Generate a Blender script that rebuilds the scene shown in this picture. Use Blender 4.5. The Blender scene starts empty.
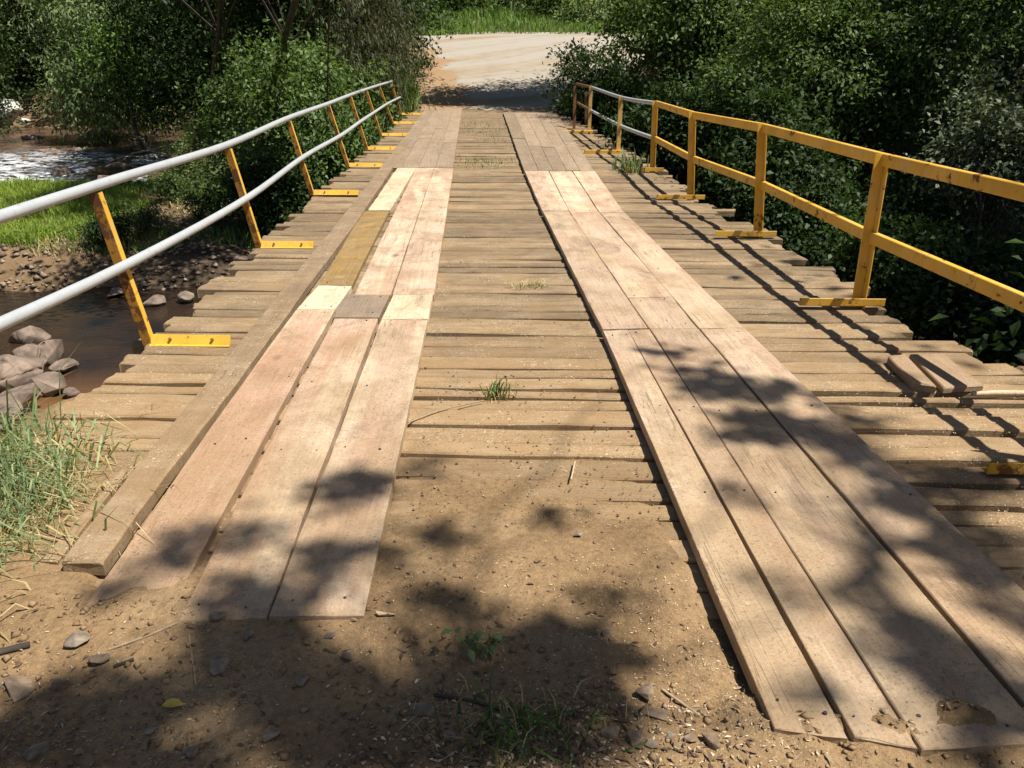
import bpy, bmesh, math, random
import numpy as np
from mathutils import Vector, Matrix

SC = bpy.context.scene
COL = SC.collection
random.seed(7)
RNG = np.random.default_rng(11)
PI = math.pi

# ------------------------------------------------------------------ survey of the view
FOC, VPX, VPY, EYE = 769.0, 475.0, 58.0, 1.6
PITCH = math.atan((384 - VPY) / FOC)
YAW = math.atan((512 - VPX) / (FOC / math.cos(PITCH)))
CF = Vector((math.sin(YAW) * math.cos(PITCH), math.cos(YAW) * math.cos(PITCH), -math.sin(PITCH)))
CR = Vector((math.cos(YAW), -math.sin(YAW), 0))
CU = CR.cross(CF)


def ray(x, y):
    return CF + CR * ((x - 512) / FOC) - CU * ((y - 384) / FOC)


def G(x, y, z=0.0):
    """point of the level plane z seen at a surveyed direction"""
    r = ray(x, y)
    t = (z - EYE) / r.z
    return Vector((r.x * t, r.y * t, z))


def V(x, y, Y):
    """point at distance Y along the bridge"""
    r = ray(x, y)
    t = Y / r.y
    return Vector((r.x * t, Y, EYE + r.z * t))


SUN = Vector((0.45, -0.20, 1.0)).normalized()


# ------------------------------------------------------------------ noise in numpy
def _hash(ix, iy, seed):
    h = (ix.astype(np.int64) * 374761393 + iy.astype(np.int64) * 668265263 + seed * 974711) & 0x7FFFFFFF
    h = ((h ^ (h >> 13)) * 1274126177) & 0x7FFFFFFF
    return ((h ^ (h >> 16)) & 0xFFFF) / 65535.0


def vnoise(x, y, seed=0):
    x = np.asarray(x, float); y = np.asarray(y, float)
    ix, iy = np.floor(x), np.floor(y)
    fx, fy = x - ix, y - iy
    fx = fx * fx * (3 - 2 * fx); fy = fy * fy * (3 - 2 * fy)
    a, b = _hash(ix, iy, seed), _hash(ix + 1, iy, seed)
    c, d = _hash(ix, iy + 1, seed), _hash(ix + 1, iy + 1, seed)
    return (a * (1 - fx) + b * fx) * (1 - fy) + (c * (1 - fx) + d * fx) * fy


def fbm(x, y, seed=0, oct=4):
    s, a, t = 0, 0.5, 0
    for k in range(oct):
        s = s + a * (vnoise(x * 2 ** k, y * 2 ** k, seed + k * 17) - 0.5); t += a; a *= 0.5
    return s / t


def ss(a, b, x):
    t = np.clip((np.asarray(x, float) - a) / (b - a), 0, 1)
    return t * t * (3 - 2 * t)


# ------------------------------------------------------------------ object helpers
def link(o):
    COL.objects.link(o)
    return o


def tag(o, label=None, cat=None, group=None, kind=None):
    if label: o['label'] = label
    if cat: o['category'] = cat
    if group: o['group'] = group
    if kind: o['kind'] = kind
    return o


def thing(name, label, cat, loc=(0, 0, 0), group=None):
    o = link(bpy.data.objects.new(name, None))
    o.empty_display_size = 0.2
    o.location = loc
    return tag(o, label, cat, group)


def mesh_np(name, v, faces, mats, smooth=False, mi=None):
    """v (n,3); faces list of arrays (k,3|4)"""
    me = bpy.data.meshes.new(name)
    v = np.asarray(v, np.float32)
    me.vertices.add(len(v)); me.vertices.foreach_set('co', v.ravel())
    nl = sum(f.size for f in faces); npoly = sum(len(f) for f in faces)
    me.loops.add(nl); me.polygons.add(npoly)
    me.loops.foreach_set('vertex_index', np.concatenate([f.ravel() for f in faces]).astype(np.int32))
    tot = np.concatenate([np.full(len(f), f.shape[1], np.int32) for f in faces])
    start = np.concatenate([[0], np.cumsum(tot)[:-1]]).astype(np.int32)
    me.polygons.foreach_set('loop_start', start)
    try:
        me.polygons.foreach_set('loop_total', tot)
    except Exception:
        pass
    if mi is not None: me.polygons.foreach_set('material_index', np.asarray(mi, np.int32))
    if smooth: me.polygons.foreach_set('use_smooth', np.ones(npoly, bool))
    for m in (mats if isinstance(mats, (list, tuple)) else [mats]): me.materials.append(m)
    me.update(calc_edges=True)
    return me


def put(name, me, parent=None, loc=None):
    o = link(bpy.data.objects.new(name, me))
    if loc is not None: o.location = loc
    if parent is not None: o.parent = parent
    return o


class MB:
    def __init__(s): s.v, s.f, s.m, s.sm = [], [], [], []

    def poly(s, pts, faces, mi=0, smooth=False):
        b = len(s.v); s.v += [tuple(p) for p in pts]
        for f in faces: s.f.append([b + i for i in f]); s.m.append(mi); s.sm.append(smooth)

    def tube(s, pts, rad, n=8, mi=0, caps=True, smooth=True):
        pts = [Vector(p) for p in pts]
        if not isinstance(rad, (list, tuple)): rad = [rad] * len(pts)
        ring = []
        up = None
        for i, p in enumerate(pts):
            t = (pts[min(i + 1, len(pts) - 1)] - pts[max(i - 1, 0)]).normalized()
            if up is None:
                up = Vector((0, 0, 1)) if abs(t.z) < 0.9 else Vector((0, 1, 0))
            a = t.cross(up).normalized(); b = a.cross(t).normalized(); up = b
            ring.append([p + (a * math.cos(2 * PI * k / n) + b * math.sin(2 * PI * k / n)) * rad[i] for k in range(n)])
        P = [q for r in ring for q in r]
        F = []
        for i in range(len(pts) - 1):
            for k in range(n):
                F.append((i * n + k, i * n + (k + 1) % n, (i + 1) * n + (k + 1) % n, (i + 1) * n + k))
        s.poly(P, F, mi, smooth)
        if caps:
            s.poly(ring[0], [list(range(n))], mi); s.poly(ring[-1], [list(range(n))[::-1]], mi)

    def beam(s, a, b, side, up, w, h, mi=0, ch=0.004):
        """bar a->b with chamfered rectangular section, w along side, h along up"""
        a, b, side, up = Vector(a), Vector(b), Vector(side).normalized(), Vector(up).normalized()
        w2, h2 = w / 2, h / 2
        prof = [(-w2 + ch, -h2), (w2 - ch, -h2), (w2, -h2 + ch), (w2, h2 - ch), (w2 - ch, h2), (-w2 + ch, h2), (-w2, h2 - ch), (-w2, -h2 + ch)]
        A = [a + side * x + up * y for x, y in prof]; B = [b + side * x + up * y for x, y in prof]
        d = (b - a).normalized()
        flip = side.cross(up).dot(d) < 0
        F = []
        for k in range(8):
            q = [k, (k + 1) % 8, 8 + (k + 1) % 8, 8 + k]
            F.append(q[::-1] if flip else q)
        c0, c1 = list(range(8))[::-1], [8 + k for k in range(8)]
        F += [c0[::-1] if flip else c0, c1[::-1] if flip else c1]
        s.poly(A + B, F, mi)

    def mesh(s, name, mats):
        me = bpy.data.meshes.new(name)
        me.from_pydata(s.v, [], s.f)
        for m in (mats if isinstance(mats, (list, tuple)) else [mats]): me.materials.append(m)
        me.polygons.foreach_set('material_index', s.m)
        me.polygons.foreach_set('use_smooth', s.sm)
        me.update()
        return me

    def build(s, name, mats, parent=None, loc=None):
        return put(name, s.mesh(name, mats), parent, loc)


# ------------------------------------------------------------------ materials
class NT:
    def __init__(s, name):
        s.m = bpy.data.materials.new(name); s.m.use_nodes = True
        s.t = s.m.node_tree; s.b = s.t.nodes['Principled BSDF']; s.out = s.t.nodes['Material Output']
        s.b.inputs['Specular IOR Level'].default_value = 0.3

    def n(s, typ, ins=None, **kw):
        nd = s.t.nodes.new(typ)
        for k, v in kw.items(): setattr(nd, k, v)
        for k, v in (ins or {}).items():
            if hasattr(v, 'is_output') or isinstance(v, bpy.types.NodeSocket): s.t.links.new(v, nd.inputs[k])
            else: nd.inputs[k].default_value = v
        return nd

    def set(s, k, v):
        if isinstance(v, bpy.types.NodeSocket): s.t.links.new(v, s.b.inputs[k])
        else: s.b.inputs[k].default_value = v

    def noise(s, vec, scale, detail=4, rough=0.55, dist=0.0):
        return s.n('ShaderNodeTexNoise', {'Vector': vec, 'Scale': scale, 'Detail': detail, 'Roughness': rough, 'Distortion': dist}).outputs['Fac']

    def ramp(s, fac, stops, interp='LINEAR'):
        r = s.n('ShaderNodeValToRGB', {'Fac': fac}); e = r.color_ramp.elements
        r.color_ramp.interpolation = interp
        while len(e) < len(stops): e.new(0.5)
        for el, (p, c) in zip(e, stops):
            el.position = p
            el.color = (c, c, c, 1) if isinstance(c, (int, float)) else (*c, 1)
        return r.outputs['Color']

    def mix(s, fac, a, b, blend='MIX'):
        nd = s.n('ShaderNodeMix', data_type='RGBA', blend_type=blend)
        for i, v in ((0, fac), (6, a), (7, b)):
            if isinstance(v, bpy.types.NodeSocket): s.t.links.new(v, nd.inputs[i])
            elif isinstance(v, tuple): nd.inputs[i].default_value = (*v, 1)
            else: nd.inputs[i].default_value = v
        return nd.outputs[2]

    def math(s, op, a, b=0.0, clamp=False):
        nd = s.n('ShaderNodeMath', operation=op, use_clamp=clamp)
        for i, v in ((0, a), (1, b)):
            if isinstance(v, bpy.types.NodeSocket): s.t.links.new(v, nd.inputs[i])
            else: nd.inputs[i].default_value = v
        return nd.outputs[0]

    def mapping(s, vec, scale=(1, 1, 1), loc=(0, 0, 0), rot=(0, 0, 0)):
        return s.n('ShaderNodeMapping', {'Vector': vec, 'Scale': scale, 'Location': loc, 'Rotation': rot}).outputs[0]

    def bump(s, h, strength=0.4, dist=0.01, normal=None):
        ins = {'Height': h, 'Strength': strength, 'Distance': dist}
        if normal is not None: ins['Normal'] = normal
        return s.n('ShaderNodeBump', ins).outputs[0]

    def obj(s): return s.n('ShaderNodeTexCoord').outputs['Object']
    def pos(s): return s.n('ShaderNodeNewGeometry').outputs['Position']
    def island(s): return s.n('ShaderNodeNewGeometry').outputs['Random Per Island']
    def rnd(s): return s.n('ShaderNodeObjectInfo').outputs['Random']


DIRT = (0.30, 0.19, 0.092)
SAW = (0.62, 0.50, 0.33)


def wood(name, c1, c2, c3, dirt=0.35, dust=0.5, stain=0.3, rough=0.8, cracks=0.85, tint=0.25, spots=None, near=0.30, band=None):
    M = NT(name)
    o = M.obj(); r = M.rnd()
    off = M.n('ShaderNodeCombineXYZ', {'X': M.math('MULTIPLY', r, 41.0), 'Y': M.math('MULTIPLY', r, 17.3), 'Z': M.math('MULTIPLY', r, 5.0)}).outputs[0]
    v = M.n('ShaderNodeVectorMath', {0: o, 1: off}, operation='ADD').outputs[0]
    p = M.pos()
    g = M.noise(M.mapping(v, (1, 0.06, 1)), 16, 6, 0.6, 0.9)
    col = M.ramp(g, [(0.28, c1), (0.52, c2), (0.75, c1)])
    br = M.noise(M.mapping(v, (1, 0.22, 1)), 3.2, 4, 0.55, 0.4)
    col = M.mix(M.ramp(br, [(0.42, 0.0), (0.68, 0.85)]), col, c3)
    if band:
        bn = M.noise(M.mapping(v, (1, 0.05, 1)), 5.5, 3, 0.5, 0.5)
        col = M.mix(M.ramp(bn, [(0.50, 0.0), (0.60, 0.85)]), col, band)
        sm = M.noise(M.mapping(p, (1, 0.6, 1)), 3.1, 6, 0.7, 0.8)
        col = M.mix(M.ramp(sm, [(0.50, 0.0), (0.68, 0.72)]), col, tuple(x * 0.5 for x in c3))
        sm2 = M.noise(p, 11, 5, 0.7)
        col = M.mix(M.ramp(sm2, [(0.60, 0.0), (0.72, 0.5)]), col, (0.16, 0.12, 0.09))
    fine = M.noise(M.mapping(v, (1, 0.03, 1)), 110, 4, 0.7)
    col = M.mix(0.55, col, M.ramp(fine, [(0.3, 0.62), (0.6, 1.0)]), 'MULTIPLY')
    # saw marks across the plank, very faint
    sawm = M.noise(M.mapping(v, (0.08, 1, 1), rot=(0, 0, 0.12)), 70, 3, 0.6)
    col = M.mix(0.22, col, M.ramp(sawm, [(0.35, 0.7), (0.6, 1.0)]), 'MULTIPLY')
    # knots
    vo = M.n('ShaderNodeTexVoronoi', {'Vector': M.mapping(v, (1, 0.55, 0.0)), 'Scale': 2.6, 'Randomness': 1.0}).outputs['Distance']
    kn = M.ramp(vo, [(0.045, 1.0), (0.10, 0.0)])
    col = M.mix(M.math('MULTIPLY', kn, 0.7), col, tuple(x * 0.42 for x in c3))
    # long splits
    cr = M.noise(M.mapping(v, (1, 0.035, 1)), 26, 3, 0.5, 0.3)
    crk = M.ramp(cr, [(0.488, 0.0), (0.5, 1.0), (0.512, 0.0)])
    crk = M.math('MULTIPLY', crk, M.ramp(M.noise(v, 1.7, 2), [(0.5, 0.0), (0.62, 1.0)]))
    col = M.mix(M.math('MULTIPLY', crk, cracks), col, tuple(x * 0.3 for x in c1))
    # weather stains
    st = M.noise(p, 4.2, 6, 0.65, 0.5)
    col = M.mix(M.math('MULTIPLY', M.ramp(st, [(0.5, 0.0), (0.72, 1.0)]), stain), col, tuple(x * 0.5 for x in c1))
    if spots:
        sp = M.noise(v, 6.0, 5, 0.65)
        col = M.mix(M.ramp(sp, [(0.55, 0.0), (0.66, 0.75)]), col, spots)
    # trodden-in soil, thicker in patches and towards the near bank
    ys = M.n('ShaderNodeSeparateXYZ', {0: p}).outputs[1]
    near = M.n('ShaderNodeMapRange', {'Value': ys, 'From Min': 1.8, 'From Max': 5.2, 'To Min': near, 'To Max': 0.0}).outputs[0]
    dn = M.math('ADD', M.noise(p, 2.3, 8, 0.68), near)
    dm = M.math('MULTIPLY', M.ramp(dn, [(0.45, 0.0), (0.72, 1.0)]), dirt)
    col = M.mix(dm, col, DIRT)
    # sawdust
    sd = M.math('MAXIMUM', M.noise(p, 150, 2, 0.6), M.math('SUBTRACT', M.noise(p, 48, 3, 0.65), 0.02))
    sdm = M.math('MULTIPLY', M.ramp(sd, [(0.60, 0.0), (0.66, 1.0)]), M.ramp(M.noise(p, 2.9, 5, 0.6), [(0.42, 0.0), (0.6, dust)]))
    col = M.mix(sdm, col, SAW)
    veil = M.math('MULTIPLY', M.ramp(M.noise(M.mapping(p, (0.5, 1.6, 1)), 5.5, 8, 0.75), [(0.46, 0.0), (0.66, 1.0)]), 0.42 * dust)
    col = M.mix(veil, col, (0.42, 0.315, 0.205))
    grit = M.ramp(M.noise(p, 62, 5, 0.75), [(0.56, 0.0), (0.66, 0.8)])
    col = M.mix(M.math('MULTIPLY', grit, 0.6), col, tuple(x * 0.55 for x in DIRT))
    sp_ = M.noise(p, 130, 4, 0.75)
    col = M.mix(0.75, col, M.ramp(sp_, [(0.30, 0.50), (0.48, 1.0), (0.62, 1.0), (0.72, 1.35)]), 'MULTIPLY')
    ds = M.math('MULTIPLY', M.ramp(M.noise(p, 75, 3, 0.7), [(0.58, 0.0), (0.64, 0.75)]), M.ramp(M.noise(p, 3.6, 5, 0.65), [(0.46, 0.0), (0.60, 1.0)]))
    col = M.mix(ds, col, (0.13, 0.095, 0.07))
    val = M.n('ShaderNodeMapRange', {'Value': r, 'To Min': 1 - tint, 'To Max': 1 + tint * 0.6}).outputs[0]
    col = M.mix(1.0, col, M.n('ShaderNodeCombineColor', {0: val, 1: val, 2: val}).outputs[0], 'MULTIPLY')
    M.set('Base Color', col)
    M.set('Roughness', rough)
    h = M.math('ADD', M.math('MULTIPLY', g, 0.6), M.math('MULTIPLY', fine, 0.5))
    h = M.math('SUBTRACT', h, M.math('MULTIPLY', crk, 0.8))
    h = M.math('ADD', h, M.math('MULTIPLY', sdm, 0.4))
    M.set('Normal', M.bump(h, 0.5, 0.006))
    return M.m


def soil(name, base, dark, pale, stones=0.5, scale=1.0, chips=0.0):
    M = NT(name); p = M.pos()
    n1 = M.noise(p, 1.6 * scale, 8, 0.65)
    col = M.ramp(n1, [(0.32, dark), (0.5, base), (0.7, pale)])
    n2 = M.noise(p, 38 * scale, 5, 0.7)
    col = M.mix(0.7, col, M.ramp(n2, [(0.3, 0.5), (0.6, 1.1)]), 'MULTIPLY')
    n3 = M.noise(p, 170 * scale, 3, 0.6)
    col = M.mix(M.ramp(n3, [(0.62, 0.0), (0.7, stones)]), col, tuple(min(1, x * 1.8) for x in pale))
    col = M.mix(M.ramp(n3, [(0.3, 0.8), (0.38, 0.0)]), col, tuple(x * 0.55 for x in dark))
    if chips:
        sd = M.noise(M.mapping(p, (1, 1.6, 1), rot=(0, 0, 0.5)), 120, 2)
        sdm = M.math('MULTIPLY', M.ramp(sd, [(0.61, 0.0), (0.66, 1.0)]), M.ramp(M.noise(p, 2.2, 4), [(0.45, 0.0), (0.62, chips)]))
        col = M.mix(sdm, col, SAW)
    M.set('Base Color', col); M.set('Roughness', 0.95); M.set('Specular IOR Level', 0.15)
    h = M.math('ADD', M.math('MULTIPLY', n2, 1.0), M.math('MULTIPLY', n3, 0.35))
    M.set('Normal', M.bump(h, 0.9, 0.012))
    return M


def leafmat(name, c_dark, c_mid, c_light, trans=0.28, rough=0.42, dead=None, spec=0.4):
    M = NT(name)
    r = M.island()
    stops = [(0.0, c_dark), (0.5, c_mid), (0.9, c_light)]
    if dead: stops += [(0.965, c_light), (0.97, dead)]
    col = M.ramp(r, stops)
    lo = M.noise(M.pos(), 1.1, 3)
    col = M.mix(0.8, col, M.ramp(lo, [(0.35, (0.62, 0.68, 0.6)), (0.65, (1.15, 1.1, 0.95))]), 'MULTIPLY')
    M.set('Base Color', col); M.set('Roughness', rough + 0.14); M.set('Specular IOR Level', spec * 0.6)
    tr = M.n('ShaderNodeBsdfTranslucent', {'Color': M.mix(1.0, col, (1.5, 1.6, 0.7), 'MULTIPLY')}).outputs[0]
    mx = M.n('ShaderNodeMixShader', {0: trans, 1: M.b.outputs[0], 2: tr}).outputs[0]
    M.t.links.new(mx, M.out.inputs['Surface'])
    return M.m


def plain(name, c, rough=0.6, var=0.25, scale=14, metal=0.0, c2=None, bump=0.2):
    M = NT(name); o = M.obj()
    n = M.noise(o, scale, 6, 0.6)
    col = M.ramp(n, [(0.35, tuple(x * (1 - var) for x in (c2 or c))), (0.62, c)])
    M.set('Base Color', col); M.set('Roughness', rough); M.set('Metallic', metal)
    M.set('Normal', M.bump(M.noise(o, scale * 5, 4), bump, 0.004))
    return M.m


def paintmat(name, c, rust=(0.16, 0.065, 0.02), amount=0.5, rough=0.5, grime=0.35):
    M = NT(name); p = M.pos()
    n = M.noise(p, 9, 7, 0.7)
    col = M.mix(M.ramp(M.noise(p, 3.5, 5), [(0.4, 0.0), (0.7, grime)]), c, tuple(x * 0.55 for x in c))
    fd = M.noise(p, 6.0, 6, 0.7)
    lum = sum(c) / 3
    col = M.mix(M.ramp(fd, [(0.48, 0.0), (0.66, 0.45)]), col, tuple(x * 0.6 + lum * 0.42 for x in c))
    streak = M.noise(M.mapping(p, (1, 1, 0.12)), 40, 4)
    col = M.mix(M.ramp(streak, [(0.55, 0.0), (0.75, grime)]), col, (c[0] * 0.6, c[1] * 0.45, c[2] * 0.5))
    rm = M.ramp(n, [(0.66 - 0.16 * amount, 0.0), (0.70 - 0.14 * amount, 1.0)])
    col = M.mix(rm, col, rust)
    M.set('Base Color', col)
    M.set('Roughness', M.math('ADD', M.math('MULTIPLY', rm, 0.35), rough, True))
    M.set('Normal', M.bump(M.noise(p, 60, 4), 0.25, 0.003))
    return M.m


mat_new = wood('new_sawn_wood', (0.54, 0.385, 0.265), (0.70, 0.52, 0.375), (0.52, 0.325, 0.215), dirt=0.62, dust=0.4, stain=0.35, tint=0.12, near=0.24, band=(0.72, 0.58, 0.40))
mat_pink = wood('pink_sawn_wood', (0.55, 0.385, 0.265), (0.70, 0.51, 0.37), (0.52, 0.285, 0.18), dirt=0.62, dust=0.4, stain=0.35, tint=0.08, near=0.26, band=(0.71, 0.57, 0.385))
mat_pale = wood('pale_sapwood', (0.64, 0.50, 0.325), (0.75, 0.61, 0.42), (0.64, 0.46, 0.28), dirt=0.3, dust=0.3, stain=0.2, tint=0.06, band=(0.72, 0.58, 0.39))
mat_tan = wood('tan_runner_wood', (0.44, 0.315, 0.215), (0.565, 0.42, 0.30), (0.45, 0.29, 0.195), dirt=0.62, dust=0.3, stain=0.30, tint=0.12, near=0.2, band=(0.58, 0.44, 0.29))
mat_old = wood('weathered_deck_wood', (0.17, 0.115, 0.06), (0.265, 0.188, 0.108), (0.215, 0.145, 0.075), dirt=0.8, dust=1.0, stain=0.5, tint=0.30, cracks=0.9, near=0.62)
mat_grey = wood('worn_grey_wood', (0.27, 0.198, 0.13), (0.375, 0.285, 0.198), (0.28, 0.20, 0.13), dirt=0.5, dust=0.35, stain=0.5, tint=0.16, cracks=1.0)
mat_kerb = wood('weathered_kerb_wood', (0.21, 0.145, 0.086), (0.285, 0.20, 0.125), (0.225, 0.152, 0.088), dirt=0.6, dust=1.0, stain=0.35, tint=0.06, cracks=1.0)
mat_moss = wood('mustard_stained_wood', (0.21, 0.135, 0.055), (0.29, 0.19, 0.085), (0.33, 0.20, 0.05), dirt=0.4, dust=0.5, stain=0.6, tint=0.05, cracks=0.8, spots=(0.42, 0.25, 0.04))
mat_slate = wood('dark_grey_board', (0.20, 0.15, 0.11), (0.28, 0.215, 0.16), (0.25, 0.18, 0.12), dirt=0.35, dust=0.6, stain=0.4, tint=0.05)
mat_block = wood('red_brown_offcut', (0.34, 0.22, 0.13), (0.43, 0.31, 0.20), (0.30, 0.17, 0.09), dirt=0.4, dust=0.7, stain=0.4, tint=0.1)
mat_nail = plain('nail_steel', (0.07, 0.06, 0.06), 0.5, 0.3, 200)
mat_blue = plain('blue_chalk_cap', (0.07, 0.12, 0.30), 0.6, 0.2, 200)
mat_yellow = paintmat('yellow_paint', (0.74, 0.43, 0.05), amount=0.42, grime=0.5)
mat_yellow2 = paintmat('yellow_paint_rusty', (0.68, 0.385, 0.04), amount=0.75, grime=0.5)
mat_shade_rust = paintmat('shaded_rusty_flange', (0.36, 0.17, 0.02), rust=(0.10, 0.045, 0.018), amount=1.1, grime=0.7)  # front post flange: shade painted into the yellow, together with rust
mat_ochre = paintmat('faded_yellow_paint', (0.62, 0.40, 0.12), amount=0.6, grime=0.4)
mat_galv = paintmat('galvanised_pipe', (0.42, 0.44, 0.45), rust=(0.30, 0.31, 0.32), amount=0.35, rough=0.42, grime=0.25)
mat_rust = paintmat('rusty_iron', (0.19, 0.10, 0.05), amount=0.8, grime=0.5)
mat_stone = plain('brown_stone', (0.30, 0.22, 0.15), 0.9, 0.4, 20, c2=(0.22, 0.15, 0.10), bump=0.6)
mat_stone2 = plain('grey_stone', (0.29, 0.235, 0.175), 0.9, 0.4, 18, c2=(0.20, 0.155, 0.11), bump=0.6)
mat_boulder = plain('river_boulder', (0.29, 0.215, 0.165), 0.8, 0.45, 3.0, c2=(0.17, 0.125, 0.095), bump=0.6)
mat_white_rock = plain('pale_boulder', (0.62, 0.60, 0.52), 0.9, 0.3, 3.0, bump=0.5)
mat_bark = plain('grey_bark', (0.085, 0.068, 0.052), 0.95, 0.5, 9, bump=0.8)
mat_bark2 = plain('pale_bark', (0.30, 0.27, 0.21), 0.95, 0.5, 7, bump=0.8)
mat_twig = plain('dry_twig', (0.38, 0.28, 0.17), 0.9, 0.3, 30)
mat_chip = NT('wood_chips')
mat_chip.set('Base Color', mat_chip.ramp(mat_chip.island(), [(0.0, (0.30, 0.20, 0.11)), (0.5, (0.55, 0.42, 0.26)), (1.0, (0.75, 0.62, 0.43))]))
mat_chip.set('Roughness', 0.9); mat_chip = mat_chip.m
mat_chip2 = NT('grey_mulch'); mat_chip2.set('Base Color', mat_chip2.ramp(mat_chip2.island(), [(0.0, (0.10, 0.08, 0.06)), (0.6, (0.24, 0.20, 0.15)), (1.0, (0.40, 0.34, 0.25))])); mat_chip2.set('Roughness', .9); mat_chip2 = mat_chip2.m
mat_litter = NT('dead_leaves')
mat_litter.set('Base Color', mat_litter.ramp(mat_litter.island(), [(0.0, (0.07, 0.045, 0.03)), (0.6, (0.17, 0.105, 0.06)), (1.0, (0.30, 0.21, 0.13))]))
mat_litter.set('Roughness', 0.9); mat_litter = mat_litter.m
mat_gold = plain('yellow_leaf', (0.62, 0.42, 0.08), 0.6, 0.2, 60)

L_dark = leafmat('dark_leaf', (0.016, 0.032, 0.010), (0.030, 0.058, 0.017), (0.058, 0.095, 0.030))
L_mid = leafmat('mid_leaf', (0.045, 0.08, 0.024), (0.085, 0.14, 0.042), (0.155, 0.22, 0.078))
L_bright = leafmat('bright_leaf', (0.075, 0.135, 0.03), (0.125, 0.22, 0.05), (0.20, 0.32, 0.08))
L_olive = leafmat('olive_leaf', (0.105, 0.155, 0.065), (0.18, 0.245, 0.105), (0.28, 0.355, 0.175), dead=(0.16, 0.12, 0.07))
L_gloss = leafmat('glossy_leaf', (0.02, 0.05, 0.018), (0.035, 0.085, 0.03), (0.06, 0.12, 0.045), rough=0.27, spec=0.6, trans=0.15)
L_grey = leafmat('silver_leaf', (0.06, 0.08, 0.05), (0.11, 0.135, 0.085), (0.20, 0.23, 0.155), rough=0.4, trans=0.15)
L_dry = leafmat('dry_vine', (0.05, 0.052, 0.03), (0.085, 0.09, 0.05), (0.14, 0.145, 0.085))
L_shade = leafmat('thick_leaf', (0.02, 0.04, 0.012), (0.03, 0.06, 0.018), (0.06, 0.10, 0.03), trans=0.08)
L_flower = leafmat('white_flowering_weed', (0.05, 0.08, 0.03), (0.10, 0.13, 0.06), (0.16, 0.19, 0.10), dead=(0.6, 0.56, 0.5))
GR_lush = leafmat('lush_grass', (0.14, 0.21, 0.03), (0.23, 0.32, 0.05), (0.34, 0.43, 0.09), trans=0.3)
GR_mid = leafmat('verge_grass', (0.08, 0.14, 0.03), (0.14, 0.23, 0.05), (0.22, 0.33, 0.09), trans=0.3, dead=(0.35, 0.28, 0.14))
GR_dry = leafmat('clump_grass', (0.13, 0.18, 0.09), (0.21, 0.28, 0.14), (0.33, 0.40, 0.22), trans=0.25)
GR_straw = leafmat('straw', (0.36, 0.28, 0.14), (0.48, 0.38, 0.20), (0.60, 0.50, 0.29), trans=0.2)
GR_deep = leafmat('tuft_grass', (0.04, 0.09, 0.02), (0.07, 0.14, 0.03), (0.12, 0.21, 0.05), trans=0.25, dead=(0.30, 0.25, 0.14))


# ------------------------------------------------------------------ terrain
def road_z(Y):
    return np.interp(Y, [28.0, 29.5, 31.5, 35.5, 40.0, 45.0, 49.0, 56.0, 75.0, 120.0], [0, 0.03, 0.22, 0.92, 1.85, 2.62, 2.85, 4.3, 9.0, 18.0])


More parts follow.
